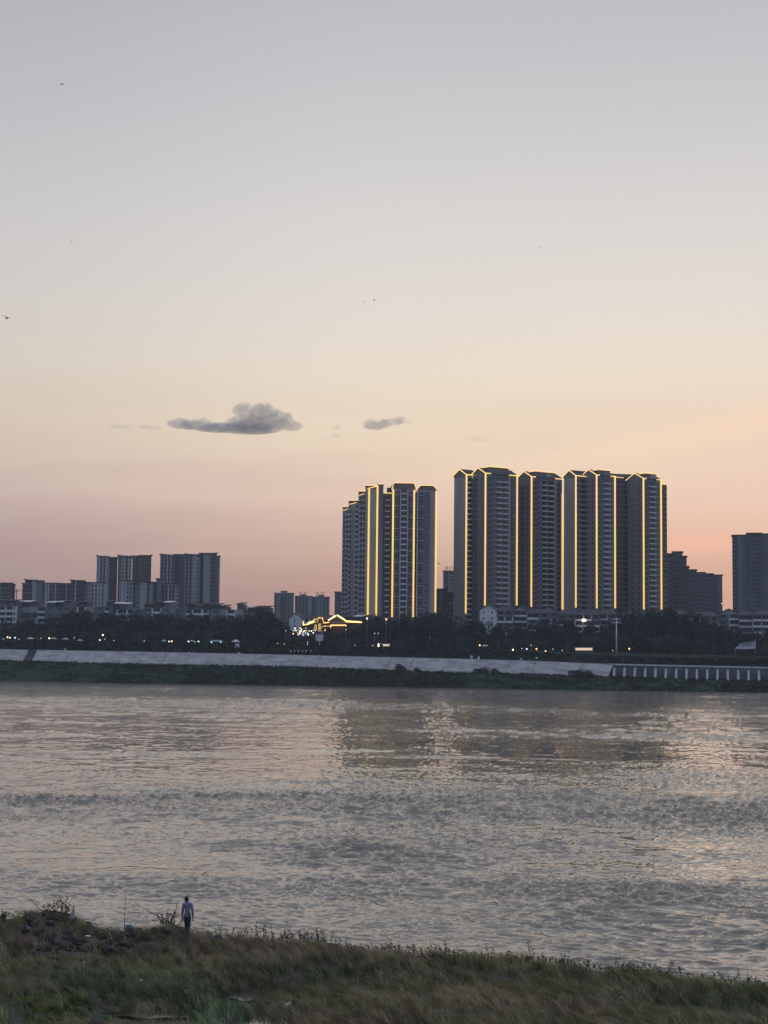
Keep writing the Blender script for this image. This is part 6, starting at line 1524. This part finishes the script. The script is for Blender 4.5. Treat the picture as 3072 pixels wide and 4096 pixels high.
# ------------------------------------------------------------------ clouds
def cloud(label, lumps, d, dens, seed, flat=0.5):
    """a low dark evening cloud: overlapping lumps given in picture columns/rows at distance d, filled with vapour that frays at the edge"""
    us = [l[0] for l in lumps]; vs_ = [l[1] for l in lumps]
    c = P((min(us)+max(us))/2, (min(vs_)+max(vs_))/2, d)
    bm = bmesh.new()
    for (u, v, ru, rv) in lumps:
        p = P(u, v, d) - c; rx, rz = ru*d/F, rv*d/F
        m_ = bmesh.ops.create_icosphere(bm, subdivisions=3, radius=1.0)['verts']
        for w_ in m_:
            w_.co = Vector((w_.co.x*rx + p.x, w_.co.y*rx*0.5, w_.co.z*rz + p.z))
    me = bpy.data.meshes.new('cloud'); bm.to_mesh(me); bm.free()
    o = link_mesh('cloud', me); o.location = c
    rm = o.modifiers.new('r', 'REMESH'); rm.mode = 'VOXEL'; rm.voxel_size = 2.2*d/F
    dg = bpy.context.evaluated_depsgraph_get(); me2 = bpy.data.meshes.new_from_object(o.evaluated_get(dg)); o.modifiers.clear(); o.data = me2
    n = len(me2.vertices); co = np.empty(n*3, np.float32); me2.vertices.foreach_get('co', co); co = co.reshape(-1, 3)
    nr = np.empty(n*3, np.float32); me2.vertices.foreach_get('normal', nr); nr = nr.reshape(-1, 3)
    sc_ = d/F
    disp = (fbm((co[:,0]+co[:,1]*.7)/(18*sc_)+50, (co[:,2]+co[:,1]*.5)/(12*sc_)+50, 5, seed, 0.7) - 0.40) * 38 * sc_
    up = np.clip(nr[:, 2]*0.6+0.5, 0.12, 1)
    co += nr * (disp*up)[:, None]; me2.vertices.foreach_set('co', co.ravel()); me2.update()
    m = bpy.data.materials.new('cloud_vapour'); m.use_nodes = True; t = m.node_tree; t.nodes.clear()
    v_ = N(t, 'ShaderNodeVolumePrincipled'); v_.inputs['Color'].default_value = (0.47, 0.66, 1.0, 1); v_.inputs['Density'].default_value = dens; v_.inputs['Anisotropy'].default_value = 0.0
    tcc = N(t, 'ShaderNodeTexCoord'); mpc = N(t, 'ShaderNodeMapping'); mpc.inputs['Scale'].default_value = (1.0/(34*sc_), 1.0/(60*sc_), 1.0/(16*sc_))
    t.links.new(tcc.outputs['Object'], mpc.inputs[0]); nc = N(t, 'ShaderNodeTexNoise'); nc.inputs['Scale'].default_value = 1.0; nc.inputs['Detail'].default_value = 4; nc.inputs['Roughness'].default_value = 0.6
    t.links.new(mpc.outputs[0], nc.inputs[0]); t.links.new(SMOOTH(t, nc.outputs[0], 0.26, 0.50, 0.0, dens), v_.inputs['Density'])
    mo = N(t, 'ShaderNodeOutputMaterial'); t.links.new(v_.outputs[0], mo.inputs['Volume'])
    me2.materials.clear(); me2.materials.append(m)
    tag(o, label, 'cloud')
cloud('larger blue-grey cloud with a raised middle low over the left skyline', [(1030, 1686, 85, 50), (975, 1646, 46, 30), (1050, 1654, 66, 38), (1100, 1684, 80, 42), (1000, 1712, 140, 26), (880, 1712, 120, 19), (770, 1702, 90, 18), (715, 1696, 50, 19), (1165, 1706, 46, 20), (940, 1696, 40, 28), (815, 1688, 30, 14)], 9000, 0.010, 3)
cloud('smaller blue-grey cloud with a frayed right end', [(1500, 1705, 50, 16), (1475, 1692, 25, 15), (1530, 1698, 44, 15), (1580, 1690, 32, 11), (1600, 1680, 20, 9)], 9000, 0.011, 5)
cloud('faint thin scrap of cloud right of the smaller cloud', [(1610, 1686, 30, 9), (1638, 1694, 14, 5), (1688, 1699, 14, 4)], 9000, 0.006, 6)
cloud('faint wisp between the two blue-grey clouds', [(1340, 1712, 24, 6), (1350, 1746, 20, 4), (1310, 1755, 16, 3)], 9000, 0.005, 7)
cloud('thin pale wisp trailing off the left end of the larger cloud', [(600, 1712, 50, 7), (480, 1708, 50, 6)], 9000, 0.0035, 8)
cloud('thin warm wisp above the right-hand towers', [(1890, 1758, 30, 7), (1925, 1766, 22, 5)], 9000, 0.003, 9)
